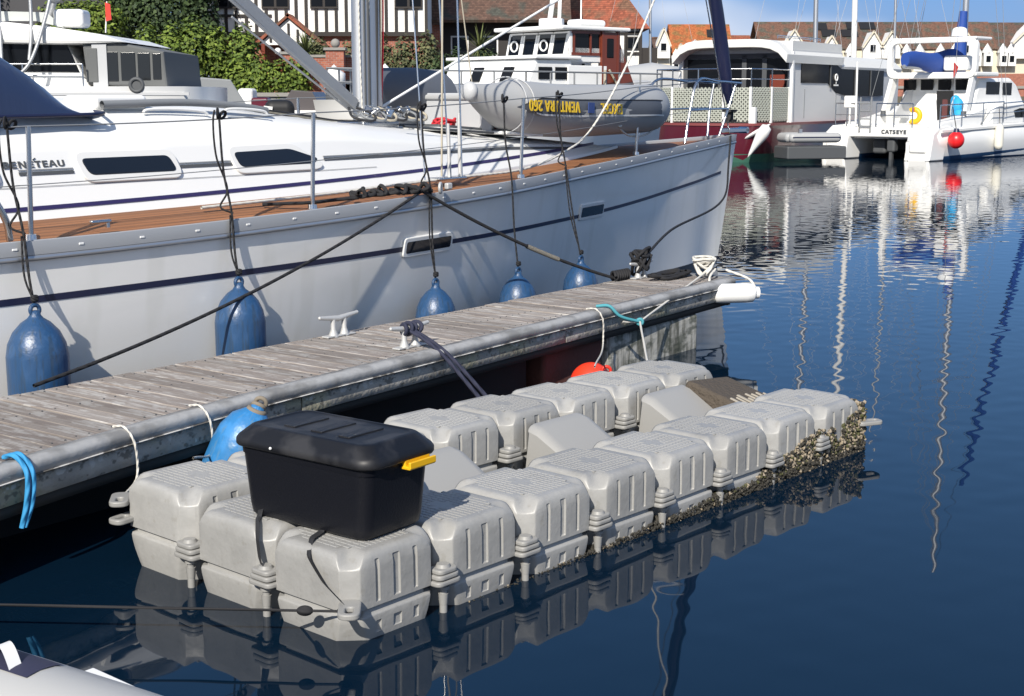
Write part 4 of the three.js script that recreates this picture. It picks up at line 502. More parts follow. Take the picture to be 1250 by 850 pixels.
  mesh('line', bar(a0, e, 0.0055), M.ropeBlack, bl); mesh('knot', [ball(0.02, lerp(a0[0], e[0], 0.90), 0.185, lerp(a0[2], e[2], 0.90), 1.6, 1, 1), ball(0.017, lerp(a0[0], e[0], 0.985), 0.185, lerp(a0[2], e[2], 0.985), 1.5, 1, 1)], M.ropeBlack, bl);
}
// grey inflatable in the near corner
{
  const t = thing('inflatable_boat', 'pale grey inflatable boat in the bottom left corner with a navy patch and grab handle', 'inflatable boat', [-1.47, 0.08, -3.87], -0.562);
  const surf = (x0, x1, a0, a1, off, n = 20, m = 28) => { const o = []; for (let k = 0; k <= n; k++) { const x = lerp(x0, x1, k / n), q = [], r = off + 0.24 * Math.sqrt(clamp(1 - Math.pow(Math.max(0, (x - 0.5) / 0.4), 2), 0.02, 1)); for (let i = 0; i <= m; i++) { const a = lerp(a0, a1, i / m); q.push([x, 0.12 + Math.sin(a) * r, Math.cos(a) * r]); } o.push(q); } return loft(o, { closed: a1 - a0 > 6.2, cap: a1 - a0 > 6.2 }); };
  mesh('side_tube', surf(-1.4, 0.89, 0, 2 * Math.PI, 0), phys([0.40, 0.40, 0.39], 0.45), t);
  mesh('patch', surf(-0.22, 0.13, 1.36, 1.92, 0.003, 8, 8), mat([0.03, 0.03, 0.06], 0.6), t);
  mesh('grab_handle', loft([0, 1].map((k) => { const q = []; for (let i = 0; i <= 14; i++) { const a = i / 14; q.push([-0.10 + 0.15 * a, 0.357 + 0.05 * Math.sin(a * Math.PI), -0.05 + k * 0.045 + 0.05 * a]); } return q; })), M.whitePlain, t);
  mesh('floor', rbox(1.6, 0.04, 0.8, 0.01, -0.6, 0.06, 0.6), M.hypDk, t);
  mesh('far_tube', surf(-1.4, 0.7, 0, 2 * Math.PI, 0).translate(0, 0, 1.25), phys([0.40, 0.40, 0.39], 0.45), t);
  const o = thing('oar', 'white oar shaft sticking out beside the inflatable at the bottom edge', 'oar', [-1.17, 0.34, -3.86], -0.5);
  mesh('shaft', bar([0, 0, -0.02], [0.75, -0.03, 0.16], 0.026, 0.026, 14), M.white, o); mesh('blade', rbox(0.22, 0.014, 0.11, 0.006, -0.1, -0.004, -0.04, 0, -0.2), M.white, o);
}

// ---------------------------------------------------------------- moored boats across the water
const railing = (pts, h, r, posts = 1) => { const g = []; for (let k = 0; k < pts.length - 1; k++) { const a = pts[k], b = pts[k + 1]; g.push(bar([a[0], a[1] + h, a[2]], [b[0], b[1] + h, b[2]], r), bar([a[0], a[1] + h * 0.5, a[2]], [b[0], b[1] + h * 0.5, b[2]], r * 0.7)); const n = Math.max(1, Math.round(Math.hypot(a[0] - b[0], a[2] - b[2]) / posts)); for (let i = 0; i <= n; i++) { const t = i / n; g.push(bar([lerp(a[0], b[0], t), lerp(a[1], b[1], t), lerp(a[2], b[2], t)], [lerp(a[0], b[0], t), lerp(a[1], b[1], t) + h, lerp(a[2], b[2], t)], r)); } } return g; };
{ // houseboat: local x points out over its square bow, -z is the long side that is seen
  const b = thing('houseboat', 'maroon hulled houseboat with glazed front, barrel roof and lattice rail round the bow', 'houseboat', [7.43, 0, -47.1], -124 * Math.PI / 180);
  const plan2 = (g, y) => [[-11, -2.05 - g], [1.6, -2.05 - g], [2.5, -1.75 - g * 0.8], [2.85 + g, -1.0], [2.95 + g, 0], [2.85 + g, 1.0], [2.5, 1.75 + g * 0.8], [1.6, 2.05 + g], [-11, 2.05 + g], [-11, -2.05 - g]].map(([x, z]) => [x, y, z]);
  mesh('hull', loft([plan2(-0.25, -0.4), plan2(-0.06, 0.25), plan2(0, 0.9), plan2(0.02, 1.22)], { closed: true, cap: true, flip: true }), M.maroon, b);
  mesh('boot_stripe', loft([plan2(-0.2, -0.3), plan2(-0.045, 0.3)], { closed: true, flip: true }), M.green, b);
  mesh('rubbing_band', loft([plan2(0.05, 1.17), plan2(0.05, 1.25)], { closed: true, cap: true, flip: true }), mat([0.2, 0.05, 0.05], 0.5), b);
  mesh('cabin', [box(4.4, 2.35, 3.9, -2.2, 2.4, 0), box(6.2, 1.95, 3.8, -7.4, 2.2, 0)], mat([0.58, 0.585, 0.58], 0.5), b);
  const arc = (x0, x1, w, y, rise, over, th) => { const top = [], bot = []; for (let k = 0; k <= 14; k++) { const t = -1 + 2 * k / 14; top.push([t * (w / 2 + over), y + rise * (1 - Math.pow(Math.abs(t), 6))]); } const s = [...top, ...top.slice().reverse().map(([z, q]) => [z * 0.985, q - th])]; return prism(s, Math.abs(x1 - x0), 0.02).rotateY(Math.PI / 2).translate(Math.min(x0, x1), 0, 0); };
  mesh('roof', [arc(-4.3, 0.7, 3.9, 3.40, 0.5, 0.12, 0.26), arc(-10.6, -4.3, 3.8, 3.1, 0.42, 0.1, 0.12), box(4.3, 0.5, 3.86, -2.2, 3.6, 0)], mat([0.66, 0.66, 0.63], 0.5), b);
  // glazed front: three big panes and a door between dark posts
  const px = 0.03; mesh('front_frame', [-1.9, -1.02, -0.3, 0.55, 1.85].map((z) => box(0.08, 2.15, 0.16, px, 2.35, z)).concat([box(0.08, 0.16, 3.9, px, 3.38, 0), box(0.08, 0.12, 3.9, px, 2.3, 0), box(0.08, 0.9, 3.7, px - 0.02, 1.7, 0)]), M.greyDk, b);
  for (const [a, c] of [[-1.82, -1.1], [-0.94, -0.38], [-0.22, 0.47], [0.63, 1.77]]) mesh('window', box(0.03, 0.92, c - a, px, 2.83, (a + c) / 2), M.glassFar, b);
  for (const z of [-1.98, 1.98]) mesh('corner_post', box(0.12, 2.3, 0.14, 0.1, 2.35, z), M.white, b);
  mesh('inner_seat', box(0.05, 0.5, 0.5, 0.12, 1.95, -1.5), M.cream, b); mesh('door_panel', box(0.05, 0.55, 0.5, 0.1, 2.5, -1.5), M.mahog, b);
  const win = [[-0.75, 3.34], [-3.2, 3.34], [-4.3, 3.02], [-8.6, 3.02], [-8.6, 2.1], [-5.0, 2.1], [-3.9, 2.2], [-3.1, 2.52], [-0.75, 2.52]];
  mesh('side_window', prism(win.map(([x, y]) => [x, y]).reverse(), 0.03).translate(0, 0, -2.0 + 0.02), phys([0.006, 0.007, 0.009], 0.2, { specularIntensity: 0.15 }), b);
  mesh('window_post', [box(0.07, 0.95, 0.03, -3.25, 2.85, -2.0), box(0.06, 0.9, 0.03, -5.6, 2.56, -2.0), box(0.06, 0.9, 0.03, -7.2, 2.56, -2.0)], M.greyDk, b);
  mesh('emblem', [torus(0.11, 0.025, -3.75, 2.72, -2.01, 0, 0, 0, 16), box(0.04, 0.16, 0.01, -3.75, 2.58, -2.01), box(0.42, 0.05, 0.01, -3.75, 2.46, -2.01)], M.white, b);
  mesh('panel_seam', [box(0.03, 0.95, 0.02, -1.1, 1.85, -1.955), box(0.03, 0.95, 0.02, -3.9, 1.85, -1.955)], M.grey, b);
  // lattice round the bow deck
  const slats = []; const run = (a, c) => { const L = Math.hypot(c[0] - a[0], c[1] - a[1]), n = Math.round(L / 0.13); for (let k = -8; k < n; k++) for (const s of [0, 1]) { let t0 = k * 0.13, t1 = t0 + 1.05, y0 = 1.3, y1 = 2.35; if (t0 < 0) { y0 += -t0; t0 = 0; } if (t1 > L) { y1 -= t1 - L; t1 = L; } if (t1 - t0 < 0.05) continue; const f = (t) => { const q = s ? L - t : t; return [lerp(a[0], c[0], q / L), lerp(a[1], c[1], q / L)]; }; const p = f(t0), q = f(t1); slats.push(beam([p[0], y0, p[1]], [q[0], y1, q[1]], 0.016, 0.04)); } };
  const LP = [[0.2, -1.95], [1.55, -1.95], [2.45, -1.65], [2.8, -0.9], [2.8, 0.9], [2.45, 1.65], [1.55, 1.95], [0.2, 1.95]]; for (let k = 0; k < LP.length - 1; k++) run(LP[k], LP[k + 1]);
  mesh('lattice', slats, mat([0.42, 0.44, 0.38], 0.7), b).userData.kind = 'stuff';
  for (const [x, z] of LP) mesh('lattice_post', box(0.07, 1.15, 0.07, x, 1.8, z), M.whitePlain, b); mesh('lattice_back', LP.slice(1).map(([x, z], k) => { const a = LP[k]; return beam([a[0] * 0.99, 1.75, a[1] * 0.97], [x * 0.99, 1.75, z * 0.97], 0.01, 0.95); }), mat([0.08, 0.085, 0.08], 0.9), b);
  mesh('deck_rail', railing(LP.map(([x, z]) => [x, 2.3, z]), 0.62, 0.022, 1.2), M.steel, b);
  mesh('anchor', [ball(0.5, 0, 0, 0, 0.22, 0.13, 1, 12).rotateX(0.5).translate(2.55, 1.0, -1.95), lathe([[0, -0.75], [0.05, -0.6], [0.2, 0.1], [0.16, 0.35], [0, 0.42]], 10).rotateX(-0.5).rotateZ(0.2).translate(2.62, 0.85, -2.1), box(0.12, 0.5, 0.14, 2.4, 1.5, -1.75)], M.whitePlain, b);
  mesh('roof_rail', railing([[-4.2, 3.95, -1.2], [-0.5, 3.95, -1.2]], 0.1, 0.015, 1), M.steel, b); mesh('vent', [cyl(0.1, 0.12, 0.3, -5.2, 3.65, -0.6), cyl(0.16, 0.16, 0.05, -5.2, 3.82, -0.6)], M.white, b);
}
{ // catamaran: local x forward, z to starboard, origin at the starboard stern corner
  const c = thing('catamaran', 'white sailing catamaran with blue sail cover and radar arch, stern towards the camera', 'catamaran', [14.28, 0, -45.65], 46 * Math.PI / 180);
  const hull = (z0) => { const o = []; for (let k = 0; k <= 20; k++) { const x = -1.4 + 12.9 * k / 20, f = k / 20, w = 0.52 * Math.pow(Math.sin(Math.min(1, (1 - f) * 1.7 + 0.02) * Math.PI / 2), 0.7) * (0.82 + 0.18 * Math.min(1, f * 5)), h = (k === 0 ? 0.62 : k === 1 ? 1.0 : 1.08) + 0.35 * f * f; o.push([[x, h, z0 - w], [x, h * 0.5, z0 - w * 0.98], [x, 0.1, z0 - w * 0.85], [x, -0.3, z0 - w * 0.4], [x, -0.35, z0], [x, -0.3, z0 + w * 0.4], [x, 0.1, z0 + w * 0.85], [x, h * 0.5, z0 + w * 0.98], [x, h, z0 + w], [x, h + 0.03, z0], [x, h, z0 - w]]); } return loft(o, { closed: true, cap: true, flip: true }); };
  const boot = (z0) => { const o = []; for (let k = 0; k <= 20; k++) { const x = -1.4 + 12.9 * k / 20, f = k / 20, w = 0.52 * Math.pow(Math.sin(Math.min(1, (1 - f) * 1.7 + 0.02) * Math.PI / 2), 0.7) * (0.82 + 0.18 * Math.min(1, f * 5)) + 0.006; const t = 0.16 + 0.25 * f; o.push([[x, t, z0 - w * 0.9], [x, -0.2, z0 - w * 0.7], [x, -0.2, z0 + w * 0.7], [x, t, z0 + w * 0.9]]); } return loft(o, { flip: true }); };
  mesh('hull', hull(-0.5), M.white, c); mesh('hull', hull(-3.55), M.white, c); mesh('boot_stripe', boot(-0.5), mat([0.01, 0.05, 0.13], 0.5), c); mesh('boot_stripe', boot(-3.55), mat([0.01, 0.05, 0.13], 0.5), c);
  mesh('rubbing_strake', [beam([-0.9, 0.98, 0.03], [9, 1.22, 0.03], 0.05, 0.07)], M.whitePlain, c);
  mesh('bridge_deck', [rbox(9.7, 0.32, 3.2, 0.05, 3.7, 0.92, -2.02), box(9.4, 0.06, 3.0, 3.8, 0.74, -2.02), rbox(3.6, 0.1, 3.0, 0.04, 0.9, 1.12, -2.02)], M.white, c);
  for (const z of [-0.5, -3.55]) { mesh('stern_step', [rbox(0.7, 0.34, 0.62, 0.08, -1.1, 0.45, z), rbox(0.5, 0.3, 0.5, 0.08, -0.8, 0.78, z)], M.white, c); mesh('stern_wing', [prism([[-1.45, 0.05], [-0.5, 0.05], [-0.2, 1.15], [-0.85, 1.12], [-1.25, 0.9]], 0.16, 0.04).translate(0, 0, z + (z > -2 ? 0.28 : -0.44)), prism([[-1.45, 0.05], [-0.5, 0.05], [-0.2, 1.15], [-0.85, 1.12], [-1.25, 0.9]], 0.14, 0.04).translate(0, 0, z + (z > -2 ? -0.45 : 0.3))], M.white, c); }
  mesh('outboard', [rbox(0.3, 0.45, 0.3, 0.08, -0.85, 0.5, -1.7), rbox(0.35, 0.5, 0.5, 0.1, -0.5, 0.45, -2.3), box(0.12, 0.5, 0.1, -0.9, 0.2, -1.7)], M.greyDk, c);
  // cockpit, saloon
  const hs = (pts, z0, z1, bev = 0.06) => prism(pts, z1 - z0, bev).translate(0, 0, z0);
  mesh('cockpit_side', [hs([[-0.4, 1.0], [2.4, 1.0], [3.0, 1.75], [1.2, 1.42], [-0.35, 1.25]], -0.75, -0.3), hs([[-0.4, 1.0], [2.4, 1.0], [3.0, 1.75], [1.2, 1.42], [-0.35, 1.25]], -3.8, -3.35)], M.white, c);
  mesh('saloon', [hs([[2.3, 1.0], [9.2, 1.15], [8.0, 1.55], [6.6, 1.75], [5.8, 2.5], [5.3, 2.72], [2.9, 2.68], [2.6, 2.1]], -3.35, -0.62, 0.12), hs([[2.9, 1.1], [9.0, 1.25], [8.0, 1.62], [5.4, 1.85], [3.4, 1.82], [2.9, 1.6]], -1.0, -0.12, 0.08)], M.white, c);
  mesh('saloon_window', [prism([[4.7, 1.36], [6.4, 1.38], [6.15, 1.66], [5.0, 1.68], [4.55, 1.6]], 0.03).translate(0, 0, -0.135)], M.glassFar, c); mesh('saloon_window', prism([[6.6, 1.4], [8.0, 1.42], [7.6, 1.6], [6.55, 1.66]], 0.03).translate(0, 0, -0.135), M.glassFar, c);
  mesh('windscreen', [-3.1, -2.45, -1.8, -1.15].map((z) => box(0.05, 0.55, 0.46, 2.72, 2.38, z, 0, 0, 0.06)).concat([box(1.0, 0.42, 0.03, 3.9, 2.36, -0.62), box(0.7, 0.42, 0.03, 5.0, 2.34, -0.62)]), M.glassFar, c);
  mesh('companionway', [rbox(0.04, 1.05, 0.62, 0.02, 2.26, 1.75, -1.5, 0, 0, 0.15)], M.black, c); mesh('curtain', rbox(0.05, 0.95, 0.2, 0.02, 2.23, 1.62, -1.5), mat([0.1, 0.03, 0.03], 0.8), c);
  mesh('side_glass', prism([[1.2, 1.35], [2.3, 1.35], [2.5, 2.3], [2.1, 2.25]], 0.05).translate(0, 0, -2.9), M.greyLt, c);
  const rr = (w, h, r, t, x, y, z) => { const s = rrect(w, h, r); s.holes.push(new THREE.Path(rrect(w - 2 * t, h - 2 * t, r - t * 0.6).getPoints(8))); return prism(s, 0.22, 0.03).rotateY(Math.PI / 2).translate(x, y, z); };
  mesh('radar_arch', [rr(3.3, 1.35, 0.35, 0.16, 2.0, 3.35, -2.0), rbox(1.7, 0.14, 3.3, 0.05, 2.9, 2.82, -2.0), rbox(1.2, 0.1, 3.2, 0.04, 2.6, 4.0, -2.0)], M.white, c);
  mesh('arch_leg', [beam([1.6, 1.1, -0.5], [2.3, 2.9, -0.55], 0.14, 0.3), beam([1.6, 1.1, -3.5], [2.3, 2.9, -3.45], 0.14, 0.3)], M.white, c);
  mesh('helm_seat', [rbox(0.4, 0.5, 0.9, 0.08, 2.8, 3.2, -1.4), rbox(0.4, 0.45, 0.5, 0.06, 2.8, 3.15, -2.7)], M.whitePlain, c); mesh('radar_dome', [cyl(0.24, 0.27, 0.2, 2.8, 4.2, -1.4), ball(0.24, 2.8, 4.3, -1.4, 1, 0.45, 1)], M.white, c);
  mesh('mast', bar([4.4, 2.6, -2.0], [4.2, 15.5, -2.0], 0.11, 0.08, 14), M.alu, c); mesh('spreader', bar([4.35, 8.6, -3.0], [4.35, 8.6, -1.0], 0.03), M.alu, c);
  mesh('sail_cover', (() => { const o = []; for (let k = 0; k <= 20; k++) { const f = k / 20, x = 4.15 - 3.9 * f, q = []; const h = lerp(0.44, 0.24, f), yc = 3.25 + 0.05 * Math.sin(f * 9); for (let i = 0; i <= 12; i++) { const a = i / 12 * 2 * Math.PI; q.push([x, yc + Math.sin(a) * h, -2.0 + Math.cos(a) * 0.16]); } o.push(q); } return mergeGeometries([loft(o, { closed: true, cap: true, flip: true }), prep(bar([4.05, 2.9, -2.0], [4.2, 5.0, -2.0], 0.26, 0.14, 12))]); })(), M.blue, c);
  mesh('cover_skirt', rbox(0.3, 1.0, 0.35, 0.06, 3.9, 2.5, -2.02), M.cyan, c);
  mesh('boom', bar([4.3, 2.98, -2.0], [0.2, 3.05, -2.0], 0.07), M.alu, c);
  const wires = [[[4.3, 15, -2], [0.6, 1.2, -0.4]], [[4.3, 15, -2], [0.6, 1.2, -3.6]], [[4.3, 13, -2], [3.6, 1.4, 0]], [[4.3, 13, -2], [3.4, 1.4, -3.9]], [[4.3, 8.8, -1.0], [3.9, 1.4, -0.05]], [[4.35, 8.6, -3.0], [3.9, 1.4, -3.95]], [[0.3, 3.1, -2], [4.2, 15, -2]], [[1.6, 4.0, -3], [4.2, 13, -2]], [[1.8, 4.0, -1.2], [4.2, 14, -2]]];
  mesh('rigging', wires.map(([a, b]) => bar(a, b, 0.008, 0.008, 5)), M.grey, c);
  mesh('furled_sail', bar([11.2, 1.7, -2.0], [6.2, 12.5, -2.0], 0.14, 0.08, 12), M.blue, c); mesh('forestay', bar([11.4, 1.4, -2], [4.3, 15.3, -2], 0.012), M.steel, c);
  mesh('pushpit', [...railing([[-0.8, 1.1, -3.9], [-1.0, 1.1, -2.9]], 0.75, 0.022, 0.5), ...railing([[-1.1, 1.1, -2.2], [-1.1, 1.1, -0.9]], 0.75, 0.022, 0.6), ...railing([[-0.9, 1.1, -0.05], [3.5, 1.2, 0.0]], 0.7, 0.02, 1.4), ...railing([[3.5, 1.2, 0], [10.5, 1.45, -0.2]], 0.65, 0.02, 1.7)], M.steel, c);
  mesh('boarding_ladder', [bar([-1.2, 0.95, -2.75], [-1.17, 2.05, -2.75], 0.025), bar([-1.2, 0.95, -2.35], [-1.17, 2.05, -2.35], 0.025), ...[1.1, 1.35, 1.6, 1.85].map((y) => bar([-1.19, y, -2.75], [-1.19, y, -2.35], 0.02))], M.grey, c);
  mesh('stern_pole', bar([-1.1, 1.1, -2.95], [-1.15, 3.2, -2.95], 0.035), M.white, c); mesh('chair', [rbox(0.1, 0.4, 0.45, 0.05, -0.9, 1.9, -3.3), bar([-0.9, 1.1, -3.3], [-0.9, 1.8, -3.3], 0.03)], M.white, c);
  mesh('winch', [[1.4, -0.4], [1.3, -3.3], [2.2, -0.4]].map(([x, z]) => cyl(0.08, 0.1, 0.2, x, 1.5, z)), M.greyDk, c);
  const nm = mesh('lettering', text('CATSEYE', 0.12, 0.01, 1.35), M.greyDk, c); nm.position.set(-1.17, 0.95, -1.5); nm.rotation.y = -Math.PI / 2;
  mesh('flag', prism([[0, 0], [0.35, -0.15], [0.05, -0.5]], 0.012).translate(1.7, 3.2, -1.0), M.red, c);
  const th = (n, l, k, p) => thing(n, l, k, p); const cw = (x, y, z) => { const s = Math.sin(46 * Math.PI / 180), q = Math.cos(46 * Math.PI / 180); return [14.28 + x * q + z * s, y, -45.65 - x * s + z * q]; };
  const rb = thing('ball_fender', 'bright red ball fender hanging at the stern quarter of the catamaran', 'fender', cw(-0.35, 0.70, 0.26)); mesh('ball', ball(0.26, 0, 0, 0, 1, 1.05, 1, 24), mat([0.68, 0.015, 0.018], 0.35), rb); mesh('neck', cyl(0.07, 0.12, 0.16, 0, 0.29, 0), M.navy, rb); mesh('lanyard', bar([0, 0.3, 0], [-0.1, 1.05, -0.2], 0.015), M.rubber, rb);
  const wf = thing('boat_fender', 'white sausage fender hanging on the catamaran side at the right edge', 'fender', cw(2.9, 0.72, 0.18)); mesh('body', lathe([[0, -0.42], [0.1, -0.39], [0.15, -0.28], [0.15, 0.28], [0.1, 0.39], [0.03, 0.45], [0, 0.46]], 18), mat([0.66, 0.64, 0.56], 0.5), wf); mesh('lanyard', bar([0, 0.44, 0], [0, 0.95, -0.15], 0.012), M.rubber, wf);
  const bg = thing('sail_bag', 'bright cyan blue bundle on the catamaran cockpit rail', 'bag', cw(1.6, 1.75, -0.75)); mesh('bag', [ball(0.3, 0, 0, 0, 0.7, 1, 1, 14), ball(0.24, 0.02, -0.28, 0.12, 0.8, 1, 1, 12), ball(0.22, 0, 0.18, -0.2, 0.7, 0.9, 1, 12), ball(0.2, 0, -0.2, -0.22, 0.8, 1, 0.9, 12)], M.cyan, bg); mesh('drawstring', tube([[-0.1, 0.3, 0], [-0.22, 0, 0.1], [-0.2, -0.35, 0.05]], 0.015), M.ropeWhite, bg);
  const ls = thing('life_buoy', 'yellow horseshoe life buoy on the catamaran stern rail', 'life buoy', cw(0.3, 1.45, -1.6), 54 * Math.PI / 180); mesh('ring', new THREE.TorusGeometry(0.2, 0.09, 10, 24, Math.PI * 1.4).rotateZ(-Math.PI * 0.2 + Math.PI / 2).rotateY(Math.PI / 2), M.yellow, ls); mesh('band', box(0.2, 0.1, 0.08, 0, 0.2, 0), M.red, ls);
  const td = thing('tender', 'small pale grey tender on its float beside the maroon houseboat', 'tender', [9.35, 0, -43.6], 0.25); mesh('tube', [rbox(1.75, 0.3, 0.3, 0.14, 0, 0.82, 0), rbox(1.7, 0.3, 0.3, 0.14, 0.05, 0.82, -0.8), rbox(0.3, 0.3, 0.8, 0.14, -0.8, 0.82, -0.4)], M.hyp, td); mesh('trim', box(1.6, 0.03, 0.02, 0, 0.84, 0.155), M.navy, td); mesh('berth_float', [rbox(2.0, 0.4, 1.0, 0.05, 0.1, 0.36, -0.5)], M.greyDk, td); mesh('fitting', box(0.1, 0.14, 0.1, -0.5, 1.02, 0), M.alu, td);
}
{ // wooden motor cruiser: local x forward, its starboard... the side seen is -z
  const b = thing('motor_cruiser', 'old white wooden motor cruiser with mahogany wheelhouse door behind the dinghy', 'motor cruiser', [1.45, 0, -36], -137.8 * Math.PI / 180);
  const P = (g, y, e = 0) => [[-3.4, 0 - g], [2, -0.5 - g], [4.5, 0.1 - g * 0.6], [6.4 + e, 1.3], [4.5, 2.7 + g * 0.6], [2, 3.2 + g], [-3.4, 3.0 + g], [-3.4, 0 - g]].map(([x, z]) => [x, y, z]);
  mesh('hull', loft([P(-0.3, -0.3, -0.6), P(0, 0.8), P(0.12, 1.6, 0.4), P(0.15, 2.0, 0.5)], { closed: true, cap: true, flip: true }), M.white, b);
  mesh('trunk', [prism([[-0.1, 2.1], [1.6, 2.1], [1.15, 2.98], [-0.1, 3.0]], 3.3, 0.05).translate(0, 0, 0)], M.white, b); mesh('trunk_roof', rbox(1.6, 0.08, 3.5, 0.03, 0.45, 3.04, 1.65), M.white, b);
  for (const z of [0.85, 2.0]) mesh('trunk_window', box(0.04, 0.4, 0.36, 1.36, 2.62, z, 0, 0, 0.47), M.glassFar, b);
  mesh('side_window', [box(0.45, 0.3, 0.03, 0.85, 2.65, -0.01)], M.glassFar, b); mesh('side_window', box(0.4, 0.3, 0.03, 0.3, 2.65, -0.01), M.glassFar, b);
  // wheelhouse
  mesh('wheelhouse_wall', [box(2.0, 0.34, 2.3, -1.0, 3.12, 1.15), box(0.08, 0.6, 0.1, -0.04, 3.4, 0.03)], M.white, b);
  const zz = [0.1, 0.66, 1.22, 1.78]; for (const z of zz) { const f = mesh('front_window', [box(0.06, 0.07, 0.5, 0.05, 3.1, z + 0.27), box(0.06, 0.07, 0.5, -0.09, 3.66, z + 0.27), box(0.06, 0.6, 0.06, -0.02, 3.38, z + 0.03, 0, 0, 0.24), box(0.06, 0.6, 0.06, -0.02, 3.38, z + 0.51, 0, 0, 0.24)], M.white, b); mesh('pane', box(0.02, 0.52, 0.44, -0.02, 3.38, z + 0.27, 0, 0, 0.24), M.glassFar, f); }
  mesh('clear_view_disc', [torus(0.13, 0.025, 0.02, 3.36, 0.93, 0, Math.PI / 2), torus(0.13, 0.025, 0.02, 3.36, 2.05, 0, Math.PI / 2)], M.white, b);
  mesh('side_frame', [box(1.1, 0.07, 0.06, -0.6, 3.68, 0), box(1.1, 0.07, 0.06, -0.6, 3.14, 0), box(0.06, 0.55, 0.06, -0.14, 3.4, 0), box(0.05, 0.55, 0.06, -0.74, 3.4, 0), box(0.06, 0.55, 0.06, -1.1, 3.4, 0)], M.mahog, b); mesh('pane', [box(0.9, 0.5, 0.02, -0.62, 3.4, 0.01)], M.glassFar, b); mesh('inside', box(1.9, 0.5, 2.1, -1.0, 3.4, 1.15), M.greyDk, b);
  const d = mesh('door', [box(0.5, 1.5, 0.06, -1.42, 2.95, -0.03)], M.mahog, b); mesh('pane', rbox(0.26, 0.5, 0.07, 0.03, -1.42, 3.3, -0.04), M.glassFar, d); mesh('door_frame', [box(0.06, 1.6, 0.08, -1.14, 2.95, -0.03), box(0.08, 1.6, 0.08, -1.72, 2.95, -0.03), prism([[-1.75, 2.2], [-2.5, 2.2], [-1.75, 3.6]].reverse(), 0.06)], M.mahog, b);
  mesh('wheelhouse_roof', rbox(2.5, 0.1, 2.6, 0.04, -0.85, 3.78, 1.15), M.white, b); mesh('side_panel', rbox(1.4, 0.5, 0.05, 0.02, -0.6, 2.6, -0.04), M.white, b);
  mesh('roof_mast', [beam([-0.6, 3.8, 1.4], [-0.95, 5.6, 1.4], 0.08, 0.1), beam([-0.6, 3.8, 1.0], [-0.95, 5.6, 1.3], 0.08, 0.1), bar([-0.8, 4.9, 0.9], [-0.8, 4.9, 1.8], 0.03), rbox(0.5, 0.3, 0.5, 0.05, -0.9, 3.95, 1.6), rbox(1.0, 0.18, 0.5, 0.08, -1.3, 3.95, 0.7), bar([-1.0, 3.8, 0.6], [-1.0, 6, 0.6], 0.02)], M.white, b);
  mesh('deck_rail', railing([[-3.4, 2.05, -0.05], [2, 2.05, -0.55], [4.5, 2.05, 0.1], [6.5, 2.1, 1.3], [4.5, 2.05, 2.7]], 0.62, 0.022, 0.9), M.grey, b);
  mesh('life_raft', [rbox(0.9, 0.4, 0.6, 0.15, -2.9, 2.3, 0.4)], M.greyLt, b);
  mesh('handrail', [bar([-1.2, 2.2, -0.1], [-1.2, 2.75, -0.1], 0.03), bar([-1.8, 2.2, -0.1], [-1.35, 2.75, -0.1], 0.03)], M.ropeTan, b);
}
